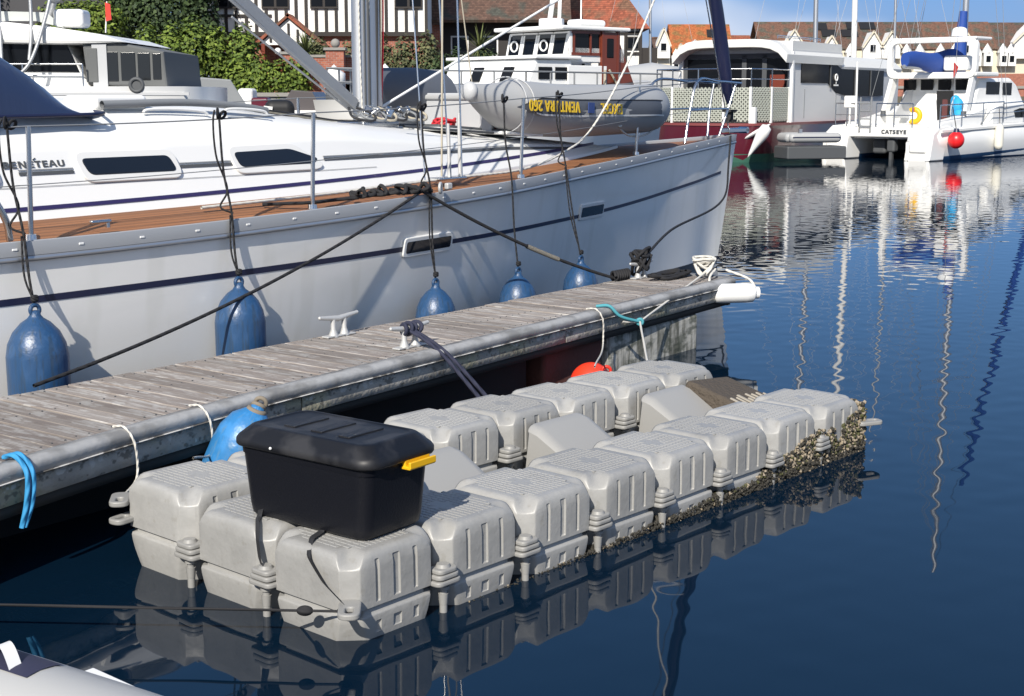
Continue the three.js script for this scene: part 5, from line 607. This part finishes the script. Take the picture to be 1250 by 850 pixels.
{ // motor yacht at left, broadside on
  const b = thing('motor_yacht', 'large white motor yacht with black side windows and grey canvas cockpit enclosure', 'motor yacht', [-8.2, 0, -27], 0);
  // local x to the right (towards its stern), z towards the camera
  mesh('hull', loft([[-0.3, 0.75], [0.6, 0.92], [1.5, 1.0], [2.25, 1.02]].map(([y, k]) => [[-6, y, 0.3], [-3, y, 1.6 * k], [-1, y, 1.9 * k], [2.4, y, 1.9 * k], [2.55, y, 0], [2.4, y, -1.9 * k], [-1, y, -1.9 * k], [-3, y, -1.6 * k], [-6, y, -0.3], [-6, y, 0.3]]), { closed: true, cap: true, flip: false }), M.white, b);
  mesh('hull_band', box(3.4, 0.05, 0.03, 0.8, 2.12, 1.93), M.greyLt, b);
  mesh('deckhouse', prism([[-3.6, 2.2], [0.66, 2.2], [0.45, 2.6], [0.2, 3.05], [-1, 3.1], [-3.6, 3.12]], 3.2, 0.05).translate(0, 0, -1.7), M.white, b);
  mesh('side_window', prism([[-2.6, 2.62], [-1.6, 2.52], [0.46, 2.5], [0.26, 2.98], [-0.5, 3.02], [-1.1, 3.04], [-1.5, 3.1], [-1.95, 3.12], [-2.2, 3.06], [-2.6, 3.04]], 0.04, 0.01).translate(0, 0, 1.485), M.glassFar, b);
  mesh('flybridge', prism([[-3.4, 3.05], [0.2, 2.98], [1.35, 3.02], [0.9, 3.16], [0.1, 3.28], [-1.0, 3.4], [-3.0, 3.42], [-3.4, 3.3]], 3.5, 0.07).translate(0, 0, -1.8), M.white, b);
  mesh('windbreak', [prism([[-3.0, 3.4], [-0.3, 3.4], [0.2, 3.28], [-0.1, 3.55], [-3.0, 3.62]], 0.03).translate(0, 0, 1.4)], phys([0.5, 0.52, 0.5], 0.2), b);
  mesh('seat_cover', [rbox(0.55, 0.32, 0.5, 0.08, 0.28, 3.45, 1.2), rbox(0.3, 0.3, 0.4, 0.06, -1.3, 3.6, 1.2), rbox(0.34, 0.3, 0.4, 0.06, -2.3, 3.6, 1.0)], M.white, b);
  const cloth = mat([0.11, 0.115, 0.115], 0.85), clear = phys([0.016, 0.018, 0.02], 0.15);
  mesh('canvas_enclosure', [prism([[0.62, 2.28], [2.05, 2.22], [2.0, 2.86], [1.2, 3.02], [0.55, 3.02]], 2.8, 0.04).translate(0, 0, -1.2), rbox(0.22, 0.6, 0.06, 0.02, 0.72, 2.62, 1.62)], cloth, b);
  for (const [x, w, h] of [[1.08, 0.2, 0.52], [1.36, 0.26, 0.5], [1.64, 0.22, 0.48], [1.87, 0.15, 0.46]]) mesh('clear_panel', rbox(w, h, 0.02, 0.01, x, 2.6, 1.605), clear, b);
  mesh('door', [box(0.26, 0.75, 0.03, 0.86, 2.62, 1.62)], M.greyLt, b);
  mesh('porthole', [torus(0.11, 0.035, 1.58, 2.27, 1.94), cyl(0.1, 0.1, 0.03, 1.58, 2.27, 1.93, 16, Math.PI / 2)], M.greyDk, b); mesh('exhaust_slot', rbox(0.28, 0.06, 0.03, 0.02, 0.85, 2.0, 1.93), M.black, b);
  mesh('side_rail', [...railing([[-2.6, 2.24, 1.75], [0.6, 2.24, 1.8]], 0.4, 0.016, 1.1)], M.steel, b);
  mesh('radar_arch', [tube([[-1.9, 3.4, 1.2], [-1.5, 3.75, 1.2], [-1.0, 4.05, 1.2], [0.0, 4.15, 1.2]], 0.07), tube([[-0.15, 3.3, 1.3], [0.02, 3.8, 1.3], [0.1, 4.3, 1.3]], 0.05), ball(0.14, 0.0, 3.85, 1.3)], M.aluDull, b);
  for (const [pts] of [[[[-1.2, 4.4, 1.5], [-1.15, 3.4, 1.6], [-1.1, 2.6, 1.95], [-0.85, 2.35, 2.0]]], [[[-0.9, 4.4, 1.5], [-0.85, 3.2, 1.7], [-0.75, 2.3, 2.0]]], [[[-0.35, 4.4, 1.5], [-0.3, 3.2, 1.7], [-0.3, 2.7, 1.9]]], [[[0.1, 4.3, 1.4], [-0.05, 3.4, 1.7], [-0.3, 2.6, 2.0], [-0.6, 2.35, 2.05]]]]) mesh('davit_tube', tube(pts, 0.032), M.aluDull, b);
  mesh('searchlight', [ball(0.12, -0.62, 2.42, 2.0), rbox(0.3, 0.08, 0.1, 0.03, -0.5, 2.38, 2.02)], M.steel, b);
  mesh('swim_platform', rbox(0.9, 0.12, 2.8, 0.04, 2.7, 1.7, 0), M.white, b);
  mesh('flag_staff', bar([0.9, 3.2, 1.3], [0.95, 3.75, 1.3], 0.012), M.white, b); mesh('flag', prism([[0, 0], [0.1, 0.03], [0.09, 0.3], [0, 0.33]], 0.02).translate(0.92, 3.4, 1.3), M.red, b);
}
{ // speedboat, covered console, piles, more masts
  const b = thing('speedboat', 'small white open speedboat with tinted windscreen moored below the brick wall', 'speedboat', [-6.3, 0.95, -40], -0.15);
  mesh('hull', loft([[-0.4, 0.85], [0.2, 0.96], [0.75, 1.0]].map(([y, k]) => [[-1.0, y, 0.9 * k], [1.6, y, 0.8 * k], [2.2, y, 0.2], [2.2, y, -0.2], [1.6, y, -0.8 * k], [-1, y, -0.9 * k], [-1, y, 0.9 * k]]), { closed: true, cap: true }), M.white, b); mesh('rub_rail', beam([-1, 0.62, 0.92], [1.6, 0.62, 0.84], 0.05, 0.05), M.greyDk, b);
  mesh('windscreen', prism([[-0.1, 0.72], [1.2, 0.72], [0.9, 1.25], [0.3, 1.3]], 1.2, 0.02).translate(0, 0, -0.5), phys([0.10, 0.09, 0.09], 0.1), b); mesh('seat', [rbox(0.5, 0.4, 0.4, 0.08, -0.7, 0.9, 0.3)], M.maroon, b); mesh('outboard', rbox(0.45, 0.9, 0.5, 0.1, -1.2, 0.9, 0), M.whitePlain, b);
  const k = thing('canvas_cover', 'silver grey angular canvas cover over a boat console', 'cover', [-7.2, 1.2, -33], 0.5); mesh('cover', prism([[-0.75, 0.35], [-0.35, 1.3], [0.35, 1.25], [0.85, 0.45], [0.8, 0.3]], 1.1, 0.03), mat([0.3, 0.31, 0.31], 0.45), k); mesh('console', [rbox(1.3, 1.3, 0.9, 0.05, 0.05, -0.25, 0.5), rbox(0.5, 0.12, 0.4, 0.04, 0.55, 0.36, 1.2)], M.white, k); mesh('gunwale', rbox(3.0, 0.3, 1.6, 0.1, 0.2, -0.6, 0.4), M.greyDk, k);
  const e = thing('outboard_motor', 'black outboard motor with white cowl tilted beside the canvas cover', 'outboard', [-5.75, 1.35, -33.5], 0.2); mesh('cowl', [rbox(0.7, 1.0, 0.6, 0.2, 0.25, 0.15, 0)], M.black, e); mesh('bracket', [beam([-0.15, -0.5, 0.3], [-0.02, 0.5, 0.3], 0.12, 0.2)], M.white, e);
  const cb = thing('covered_boat', 'boat under a pale grey cover between the wooden cruiser and the houseboat', 'boat', [4.9, 0, -50], 0.15); mesh('hull', rbox(3.4, 2.2, 1.6, 0.2, 0, 1.2, 0), M.white, cb); mesh('cover', loft([-1.6, -1.2, 0, 1.2, 1.6].map((x) => { const q = [], h = Math.abs(x) > 1.5 ? 0.55 : 0.85 + 0.1 * Math.cos(x * 2); for (let i = 0; i <= 12; i++) { const a = i / 12 * Math.PI; q.push([x, 2.3 + h * Math.pow(Math.sin(a), 0.6), Math.cos(a) * 0.8]); } return q; }), { cap: true }), mat([0.36, 0.37, 0.38], 0.7), cb); for (const x of [-1.1, -0.2, 0.7]) mesh('window', rbox(0.4, 0.16, 0.04, 0.02, x, 1.95, 0.81), M.glassFar, cb);
  const pile = (x, z, l) => { const p = thing('mooring_pile', l, 'pile', [x, 0, z], 0, 'mooring piles with white caps'); mesh('post', cyl(0.24, 0.24, 2.5, 0, 1.25, 0), M.greyDk, p); mesh('cap', lathe([[0.0, 0.62], [0.12, 0.5], [0.30, 0.38], [0.30, 0.0], [0.0, 0.0]], 20).translate(0, 2.3, 0), M.white, p); };
  pile(-4.75, -38, 'white capped mooring pile left of the yacht mast'); pile(-3.3, -37, 'white capped mooring pile right of the yacht mast');
  const mast = (x, z, h, r, label, m, y0 = 2) => { const t = thing('yacht_mast', label, 'mast', [x, 0, z]); mesh('spar', bar([0, y0, 0], [-0.05 * h * 0.3, h, 0], r, r * 0.8, 12), m, t); mesh('spreader', bar([-0.12 * 1, h * 0.55, -0.7], [-0.12, h * 0.55, 0.7], 0.03), m, t); mesh('stays', [bar([-0.2, h, 0], [-3.2, y0, 0], 0.008, 0.008, 5), bar([-0.2, h, 0], [3.0, y0, 0], 0.008, 0.008, 5), bar([-0.15, h * 0.8, 0], [-1.4, y0, 1], 0.008, 0.008, 5), bar([-0.15, h * 0.8, 0], [1.2, y0, 1], 0.008, 0.008, 5)], M.greyLt, t); return t; };
  mast(13.2, -62, 16, 0.11, 'grey yacht mast rising behind the houseboat roof', M.alu); mast(15.0, -62.5, 15, 0.13, 'thick white yacht mast right of the grey one behind the houseboat', M.white); mast(16.1, -60, 13, 0.06, 'thin mast behind the catamaran arch', M.alu); mast(7.6, -78, 15, 0.08, 'slender distant mast over the orange roofed houses', M.alu);
}

// ---------------------------------------------------------------- the shore
{
  const s = mesh('ground', (() => { const g = prism([[-160, -56], [6.5, -56], [14, -75], [30, -150], [300, -160], [300, -600], [-300, -600], [-300, -56]].map(([x, z]) => [x, -z]), 3.6); g.rotateX(-Math.PI / 2); g.translate(0, -1.5, 0); return g; })(), M.soil); tag(s, 'low shore behind the quay wall', '', '', 'structure');
}
const leaves = (blobs, n, size, cols, seed) => { const r = rng(seed), P = [], C = [], N = []; const tot = blobs.reduce((a, b) => a + b[3] * b[4] * b[5], 0);
  for (const [x, y, z, a, b, c] of blobs) { const m = Math.round(n * a * b * c / tot); for (let k = 0; k < m; k++) { const u = r() * 2 - 1, t = r() * 6.283, q = Math.sqrt(1 - u * u), d = Math.pow(r(), 0.33) * (0.82 + 0.25 * r()); const dir = [q * Math.cos(t), u, q * Math.sin(t)], c0 = V(x + a * d * dir[0], y + b * d * dir[1], z + c * d * dir[2]); const nrm = V(dir[0] + (r() - 0.5) * 1.4, dir[1] + 0.3 + (r() - 0.5) * 1.4, dir[2] + (r() - 0.5) * 1.4).normalize(), e1 = nrm.clone().cross(V(r() - 0.5, r() - 0.5, r() - 0.5)).normalize(), e2 = nrm.clone().cross(e1), s = size * (0.6 + 0.8 * r()); const p = [[-0.5, 0], [0, 0.35], [0.5, 0], [0, -0.35]].map(([i, j]) => c0.clone().addScaledVector(e1, i * s).addScaledVector(e2, j * s)); for (const i of [0, 2, 1, 0, 3, 2]) { P.push(...p[i].toArray()); N.push(...nrm.toArray()); } const col = cols[Math.floor(r() * cols.length)], v = 0.7 + 0.6 * r(); for (let i = 0; i < 6; i++) C.push(col[0] * v, col[1] * v, col[2] * v); } }
  const g = new THREE.BufferGeometry(); g.setAttribute('position', new THREE.Float32BufferAttribute(P, 3)); g.setAttribute('normal', new THREE.Float32BufferAttribute(N, 3)); g.setAttribute('color', new THREE.Float32BufferAttribute(C, 3)); g.setAttribute('uv', new THREE.Float32BufferAttribute(new Float32Array(P.length / 3 * 2), 2)); return g; };
const GREEN = { bright: [[0.10, 0.15, 0.015], [0.13, 0.18, 0.02], [0.06, 0.10, 0.012]], dark: [[0.03, 0.055, 0.015], [0.045, 0.075, 0.02], [0.02, 0.04, 0.012]], olive: [[0.09, 0.10, 0.04], [0.06, 0.075, 0.03], [0.12, 0.12, 0.05]] };
function bush(name, label, cat, x, y, z, blobs, n, size, cols, seed, trunk = 0.5, group) { const b = thing(name, label, cat, [x, y, z], 0, group); const h = Math.max(...blobs.map((q) => q[1])); mesh('trunk', [bar([0, -0.3, 0], [0.05, h * 0.7, 0], 0.09 * trunk + 0.03, 0.03), ...blobs.map(([a, c, d]) => bar([0, h * 0.25, 0], [a * 0.8, c, d * 0.8], 0.04 * trunk + 0.01, 0.015, 5))], M.bark, b); mesh('crown', leaves(blobs, n, size, cols, seed), M.leaf, b); return b; }
{
  const G = 2.1;
  const qw = thing('quay_wall', 'dark stone quay wall along the far shore below the gardens', 'wall', [-20, 0, -55.6]); mesh('face', box(53, 3.6, 0.6, 0, 0.3, 0), M.stone, qw); mesh('coping', box(53.2, 0.15, 0.8, 0, 2.15, 0), M.stone, qw);
  const bw = thing('garden_wall', 'red brick garden wall with taller stretches left of the mast', 'wall', [-7.2, G, -56.5]);
  mesh('wall', [box(3.2, 1.5, 0.3, -0.2, 0.75, 0), box(8, 0.55, 0.3, 4.6, 0.27, 0), box(6, 0.6, 0.3, -6, 0.3, 0.1)], M.brick, bw); mesh('coping', [box(3.3, 0.1, 0.4, -0.2, 1.55, 0), box(8.1, 0.08, 0.38, 4.6, 0.59, 0)], M.stone, bw);
  const pil = thing('gate_pillar', 'brick gate pillar with a stone ball finial just left of the mast', 'pillar', [-6.9, G, -55.8]); mesh('shaft', box(0.7, 1.75, 0.6, 0, 0.87, 0), M.brick, pil); mesh('cap', [box(0.85, 0.1, 0.75, 0, 1.8, 0), ball(0.18, 0, 2.02, 0)], M.stone, pil);
  const pil2 = copy(pil, 'brick gate pillar without anything beside it, under the boom vang', [-8.6, G - 0.15, -55.9]);
  // hedges, trees
  const B = (w, n, h, d, seed) => { const r = rng(seed), o = []; for (let k = 0; k < n; k++) o.push([lerp(-w / 2, w / 2, (k + 0.5) / n) + (r() - 0.5) * 0.5, h * (0.45 + 0.12 * r()), (r() - 0.5) * d, w / n * 0.75, h * (0.48 + 0.1 * r()), d * 0.6]); return o; };
  bush('hedge', 'large rounded bright green hedge behind the motor yacht', 'hedge', -12.9, G, -58, B(4.9, 5, 2.95, 2, 1), 11000, 0.17, GREEN.bright, 41);
  bush('shrub', 'low bright green bush between the hedge and the boom vang', 'shrub', -9.6, G - 0.2, -55.75, B(3.4, 4, 1.75, 0.8, 2), 3600, 0.16, GREEN.bright, 42);
  bush('shrub', 'low green bush at the foot of the hedge near the canvas cover', 'shrub', -12.0, G - 0.6, -55.9, B(4.0, 4, 1.3, 0.9, 3), 2600, 0.15, GREEN.bright, 43);
  bush('shrub', 'grey green feathery shrub right of the yacht mast', 'shrub', -4.8, G, -58, B(3.3, 4, 2.35, 1.4, 4), 5200, 0.16, GREEN.olive, 44);
  bush('shrub', 'olive shrub between the vang and the mast', 'shrub', -7.6, G, -58.4, B(2.6, 3, 2.3, 1.4, 5), 3600, 0.16, GREEN.olive, 45);
  bush('shrub', 'dark green shrub below the red brick gable', 'shrub', -1.9, G, -58, B(3.2, 4, 1.95, 1.4, 6), 4600, 0.15, GREEN.dark, 46);
  bush('tree', 'dark evergreen tree between the grey building and the timbered house', 'tree', -16.2, G, -66, [[0, 3.6, 0, 2.2, 2.0, 1.6], [-1.2, 4.6, 0, 1.5, 1.5, 1.3], [1.3, 4.8, 0, 1.6, 1.4, 1.3], [0.2, 5.6, 0, 1.6, 1.2, 1.2], [1.9, 3.4, 0, 1.0, 1.3, 1]], 11000, 0.2, GREEN.dark, 47, 2);
  bush('tree', 'bright leafy tree over the motor yacht roof', 'tree', -19.6, G, -64, [[0, 2.9, 0, 1.8, 1.5, 1.2], [1.2, 3.2, 0, 1.2, 1.1, 1]], 6500, 0.18, GREEN.bright, 48, 1.5);
  bush('tree', 'dark tree in the top left corner', 'tree', -25.8, G, -66, [[0, 4.0, 0, 2.2, 3.0, 1.6]], 7000, 0.2, GREEN.dark, 49, 2);
  const palm = (x, z, h, seed, l) => { const t = thing('palm', l, 'palm', [x, G, z]), r = rng(seed), g = []; for (let k = 0; k < 70; k++) { const a = r() * 6.28, e = -0.5 + 1.8 * r(), L = 0.9 + 0.4 * r(), d = [Math.cos(a) * Math.cos(e), Math.sin(e), Math.sin(a) * Math.cos(e)], p = [0, h, 0], q = [d[0] * L, h + d[1] * L - 0.15, d[2] * L]; g.push(loft([0, 0.5, 1].map((f) => { const w = 0.04 * (1 - f) + 0.004, c = [lerp(p[0], q[0], f), lerp(p[1], q[1], f) + 0.12 * f * (1 - f) * 4 * 0.6, lerp(p[2], q[2], f)]; return [[c[0] - w * Math.sin(a), c[1], c[2] + w * Math.cos(a)], [c[0] + w * Math.sin(a), c[1], c[2] - w * Math.cos(a)]]; }))); } mesh('crown', g, mat([0.11, 0.13, 0.04], 0.8, { side: THREE.DoubleSide }), t); mesh('trunk', bar([0, -0.2, 0], [0, h, 0], 0.13, 0.1), M.bark, t); };
  palm(-8.3, -57.4, 1.75, 61, 'spiky palm beside the porch left of the mast'); palm(-1.3, -57.6, 1.9, 62, 'bright spiky palm in front of the brown roofed house');
  // timbered house 1
  const h1 = thing('timbered_house', 'white and black half timbered house with a gabled brick porch', 'house', [-9.3, G, -68]);
  const wall1 = mesh('wall', [box(10.6, 3.0, 6, 0, 4.35, -3)], M.render, h1); mesh('lower_wall', box(10.4, 2.9, 5.8, 0, 1.4, -3.1), M.brick, h1);
  for (let k = 0; k <= 22; k++) mesh('timber', box(0.14, 3.0, 0.08, -5.2 + k * 0.474, 4.35, 0.03), M.timber, h1);
  mesh('timber', box(10.7, 0.2, 0.1, 0, 2.9, 0.05), M.timber, h1); mesh('timber', box(10.7, 0.12, 0.09, 0, 5.75, 0.04), M.timber, h1); mesh('timber', box(3.0, 0.12, 0.09, -3.6, 3.75, 0.045), M.timber, h1);
  for (const [x, w] of [[-4.1, 1.2], [-1.9, 1.3], [0.4, 1.3], [4.4, 1.3]]) { const f = mesh('window', box(w, 1.35, 0.14, x, 4.75, 0.05), M.timber, h1); for (const s of [-1, 1]) mesh('pane', box(w / 2 - 0.12, 1.15, 0.05, x + s * w / 4, 4.75, 0.11), M.glassFar, f); }
  for (const [x, w] of [[-4.2, 1.3], [2.6, 1.4]]) { const f = mesh('window', box(w, 1.1, 0.12, x, 1.5, -0.15), M.whitePlain, h1); mesh('pane', box(w - 0.2, 0.95, 0.06, x, 1.5, -0.1), M.glassFar, f); }
  const gab = (w, h, d) => prism([[-w / 2, 0], [w / 2, 0], [0, h]], d).translate(0, 0, -d); 
  const roofG = (w, h, d, m, o, nm = 'roof') => mesh(nm, [-1, 1].map((s) => { const L = Math.hypot(w / 2, h), a = Math.atan2(h, w / 2); return move(new THREE.BoxGeometry(L + 0.15, 0.12, d + 0.4), s * w / 4, h / 2 + 0.08, -d / 2, 0, 0, -s * a); }), m, o);
  mesh('roof', [box(11.4, 0.14, 4.6, 0, 7.2, -1.6, 0.72), box(11.4, 0.14, 4.6, 0, 7.2, -5.0, -0.72)], M.roofBrown, h1); mesh('gable_end', [prism([[-6, 5.85], [0, 5.85], [-3, 8.5]], 0.1).rotateY(Math.PI / 2).translate(-5.3, 0, 0)], M.render, h1);
  const porch = thing('porch', 'small gabled porch with striped timber front before the half timbered house', 'porch', [-10.4, G, -66.6]); mesh('gable', gab(2.8, 1.2, 1.3).translate(0, 2.35, 0), M.render, porch); for (let k = 0; k < 5; k++) mesh('timber', box(0.1, 0.85 - 0.28 * Math.abs(k - 2), 0.06, -0.84 + k * 0.42, 2.5 + 0.4 - 0.14 * Math.abs(k - 2), 0.04), M.timber, porch); { const rf = roofG(3.2, 1.35, 1.4, M.roofRed, porch); rf.position.y = 2.25; } mesh('post', [box(0.16, 2.4, 0.16, -1.2, 1.2, 0), box(0.16, 2.4, 0.16, 1.2, 1.2, 0)], M.mahog, porch); mesh('wall', [box(0.9, 2.3, 0.2, 0.6, 1.15, -1.2), box(2.6, 0.8, 0.2, 0, 0.4, -0.1)], M.brick, porch); mesh('door', box(0.8, 1.9, 0.06, -0.4, 1.0, -1.1), M.mahog, porch); mesh('lamp', ball(0.16, -0.5, 2.05, 0.15), M.whitePlain, porch);
  // brown-roofed house with red gable wall; and the red-roofed one
  const h2 = thing('brown_roofed_house', 'house with sweeping brown tiled roof and bright red brick end', 'house', [-0.75, G, -72]);
  mesh('wall', [box(6.6, 3.9, 6, 0.3, 1.9, -3.4)], M.timber, h2); mesh('brick_end', [box(1.7, 3.5, 0.6, -3.6, 1.75, 0.0)], M.brick, h2); mesh('roof', [box(7.4, 0.16, 6.5, 0.0, 5.55, -1.9, 0.62), box(7.4, 0.16, 6, 0.0, 5.55, -6.7, -0.62), prism([[-4.6, 3.5], [-2.7, 3.5], [-2.7, 6.2], [-3.9, 5.6]], 0.2).translate(0, 0, 0.45)], M.roofBrown, h2); mesh('roof_window', box(0.7, 0.08, 0.5, 1.0, 5.75, -1.75, 0.62), M.whitePlain, h2);
  for (const x of [-1.9, -0.4, 1.1, 2.6]) { const f = mesh('window', box(0.9, 1.0, 0.1, x, 2.5, -0.42), M.whitePlain, h2); mesh('pane', box(0.74, 0.84, 0.06, x, 2.5, -0.38), M.glassFar, f); }
  const h3 = thing('red_roofed_house', 'house with steep hipped red tiled roof above black and white walls', 'house', [5.0, G, -78]);
  mesh('wall', box(4.1, 3.6, 5, 0, 1.8, -2.5), M.render, h3); for (const x of [-2.02, -1.1, -0.2, 0.5, 1.2, 2.02]) mesh('timber', box(0.16, 3.6, 0.1, x, 1.8, 0.04), M.timber, h3); mesh('timber', box(4.2, 0.16, 0.11, 0, 3.4, 0.045), M.timber, h3); mesh('timber', box(4.2, 0.14, 0.105, 0, 2.3, 0.042), M.timber, h3);
  mesh('roof', loft([[[-2.5, 3.6, 0.4], [2.5, 3.6, 0.4], [2.5, 3.6, -5.4], [-2.5, 3.6, -5.4], [-2.5, 3.6, 0.4]], [[-1.2, 6.6, -2.4], [0.6, 6.6, -2.4], [0.6, 6.6, -2.6], [-1.2, 6.6, -2.6], [-1.2, 6.6, -2.4]]], { closed: true, cap: true, flip: false, uv: ([x, y, z]) => [x, y * 1.3] }).toNonIndexed ? (() => { const g = loft([[[-2.5, 3.6, 0.4], [2.5, 3.6, 0.4], [2.5, 3.6, -5.4], [-2.5, 3.6, -5.4], [-2.5, 3.6, 0.4]], [[-1.2, 6.6, -2.4], [0.6, 6.6, -2.4], [0.6, 6.6, -2.6], [-1.2, 6.6, -2.6], [-1.2, 6.6, -2.4]]], { closed: true, cap: true, uv: ([x, y, z]) => [x + z * 0.5, y * 1.3] }); const q = g.index ? g.toNonIndexed() : g; q.deleteAttribute('normal'); q.computeVertexNormals(); return q; })() : null, M.roofRed, h3);
  for (const x of [-1.5, 0.1, 1.6]) { const f = mesh('window', box(0.7, 0.7, 0.12, x, 2.85, 0.03), M.timber, h3); mesh('pane', box(0.55, 0.55, 0.06, x, 2.85, 0.08), M.glassFar, f); }
  mesh('chimney', box(0.6, 1.3, 0.6, 1.9, 6.6, -2.5), M.brick, h3); mesh('lean_to', box(0.9, 2.6, 2, 2.5, 1.3, -1.0), M.timber, h3);
  const h4 = thing('grey_building', 'dark grey flat building behind the motor yacht at the top left', 'building', [-22.5, G, -67]); mesh('wall', box(7, 6.5, 5, 0, 3.2, -2.5), mat([0.055, 0.055, 0.06], 0.8), h4); mesh('fascia', [box(3.2, 0.3, 0.4, 2.0, 3.0, 0.15), box(7.2, 0.4, 5.2, 0, 6.4, -2.5)], M.whitePlain, h4); for (const x of [-1.5, 0.2]) { const f = mesh('window', box(1.3, 0.9, 0.1, x, 2.3, 0.02), M.greyLt, h4); mesh('pane', box(1.1, 0.75, 0.06, x, 2.3, 0.05), M.glassFar, f); }
}
{ // distant terrace across the basin
  const G = 2.1, z0 = -165;
  const house = (x, w, o) => { const t = thing(o.name || 'terraced_house', o.label, 'house', [x, G, z0 + (o.dz || 0)], 0, o.group); const eave = o.eave || 6.2, ridge = o.ridge || 9.1;
    mesh('wall', box(w, eave, 8, 0, eave / 2, -4), o.wall || M.cream, t); mesh('lower_wall', box(w + 0.02, 2.6, 8.04, 0, 1.3, -4), M.brick, t);
    mesh('roof', [box(w + 0.2, 0.2, 5.2, 0, (eave + ridge) / 2 + 0.05, -1.9, Math.atan2(ridge - eave, 4.2)), box(w + 0.2, 0.2, 5.2, 0, (eave + ridge) / 2 + 0.05, -6.1, -Math.atan2(ridge - eave, 4.2))], o.roof || M.roofBrown, t);
    for (const [gx, gw, gh, blue] of o.gables || []) { const y = eave - 0.9; mesh('gable', prism([[gx - gw / 2, y], [gx + gw / 2, y], [gx + gw / 2, y + gh * 0.45], [gx, y + gh], [gx - gw / 2, y + gh * 0.45]], 3.2).translate(0, 0, -2.4), blue ? M.cyan : M.render, t); mesh('gable_roof', [-1, 1].map((s) => beam([gx + s * gw * 0.56, y + gh * 0.40, 0.95], [gx, y + gh + 0.08, 0.95], 0.3, 0.16)), blue ? M.whitePlain : M.cream, t);
      const f = mesh('window', box(0.75, 0.95, 0.08, gx, y + gh * 0.38, 0.83), M.whitePlain, t); mesh('pane', box(0.6, 0.8, 0.05, gx, y + gh * 0.38, 0.87), M.glassFar, f); }
    for (const bx of o.bays || []) { mesh('bay', [box(1.0, 1.5, 1.2, bx, eave - 1.0, 0.4), lathe([[0, 1.1], [0.75, 0], [0, 0]], 6).translate(bx, eave - 0.25, 0.4)], M.whitePlain, t); mesh('bay_window', box(0.5, 0.7, 0.05, bx, eave - 0.95, 1.03), M.glassFar, t); }
    for (const wx of o.win || []) { const f = mesh('window', box(1.1, 1.2, 0.1, wx, 4.2, 0.03), M.whitePlain, t); mesh('pane', box(0.9, 1.0, 0.06, wx, 4.2, 0.06), M.glassFar, f); }
    if (o.solar) for (const [sx, sy, sw] of o.solar) mesh('solar_panel', move(new THREE.BoxGeometry(sw, 0.1, 1.3), sx, sy + 0.16, -2.1 - (sy - (eave + ridge) / 2) * 4.2 / (ridge - eave) + 0.34, Math.atan2(ridge - eave, 4.2)), M.black, t); return t; };
  const E = 5.2, RG = 8.6;
  house(22, 7, { label: 'far house with orange topped roof and a bright blue gable', roof: M.roofOrange, eave: E - 0.6, ridge: RG - 0.2, gables: [[-1.0, 1.7, 2.6, true], [-2.6, 1.1, 2.2]], bays: [-3.1, 0.8], win: [2.5], solar: [[1.6, 7.1, 1.6]] });
  house(17.3, 1.8, { label: 'narrow cream gabled house at the left end of the far terrace', eave: E, ridge: 6.6, gables: [[0, 1.5, 3.3]], dz: 1.2 });
  house(26.8, 2.4, { label: 'far low house with red roof just left of the gap in the terrace', roof: M.roofRed, eave: 4.4, ridge: 6.9, bays: [0] });
  house(32.2, 7.2, { label: 'far terraced house with one broad white gable at the left end of the brown roofs', gables: [[0.2, 2.3, 3.2]], roof: M.roofTan, eave: E, ridge: RG, bays: [-2, 2.4] });
  house(38.2, 4.8, { label: 'far terraced house with black solar panels on its roof', gables: [[-1.5, 1.8, 2.5]], eave: E, ridge: RG + 0.02, bays: [0.8], solar: [[-1.9, 7.9, 1.3], [-1.2, 7.1, 1.7], [1.2, 7.1, 1.9], [1.6, 8.0, 1.1]] });
  house(44.3, 7.4, { label: 'far terraced house with two pointed white gables side by side', gables: [[-2.8, 2.15, 3.0], [-0.7, 2.15, 3.0]], eave: E, ridge: RG - 0.02, bays: [1.2, 2.7], solar: [[-2.6, 8.0, 1.8]] });
  house(52, 8, { label: 'far terraced house behind the catamaran arch', roof: M.roofTan, gables: [[0.2, 2.3, 2.8]], eave: E, ridge: RG, bays: [-2.6, -1, 1.5, 2.8] });
  house(60.4, 8.8, { label: 'far terraced house at the right with one large pale gable', eave: E, ridge: RG - 0.1, gables: [[-0.3, 4.6, 4.2]], bays: [-3.8, -2.9] });
  house(69.4, 9.2, { roof: M.roofTan, label: 'far terraced house beyond the right edge', eave: E, ridge: RG, bays: [-2, 2] });
  const q = thing('brick_quay', 'low red brick quay wall below the far terrace', 'wall', [55, 0, z0 + 6]); mesh('face', box(90, 3.6, 0.8, 0, 1.2, 0), M.brick, q); mesh('coping', box(90, 0.3, 1.1, 0, 3.1, 0), M.stone, q);
  for (const [x, h, l] of [[12.5, 3.6, 'dark clump of trees left of the far terrace'], [31, 3.4, 'low dark trees in the gap of the far terrace']]) bush('tree', l, 'tree', x, G, z0 + 8, [[0, h * 0.6, 0, 2.4, h * 0.55, 2], [2.4, h * 0.5, 0, 1.9, h * 0.45, 2], [-2.3, h * 0.5, 0, 2, h * 0.45, 2]], 1600, 0.45, GREEN.dark, 90 + x, 1);
}

renderer.render(scene, camera);
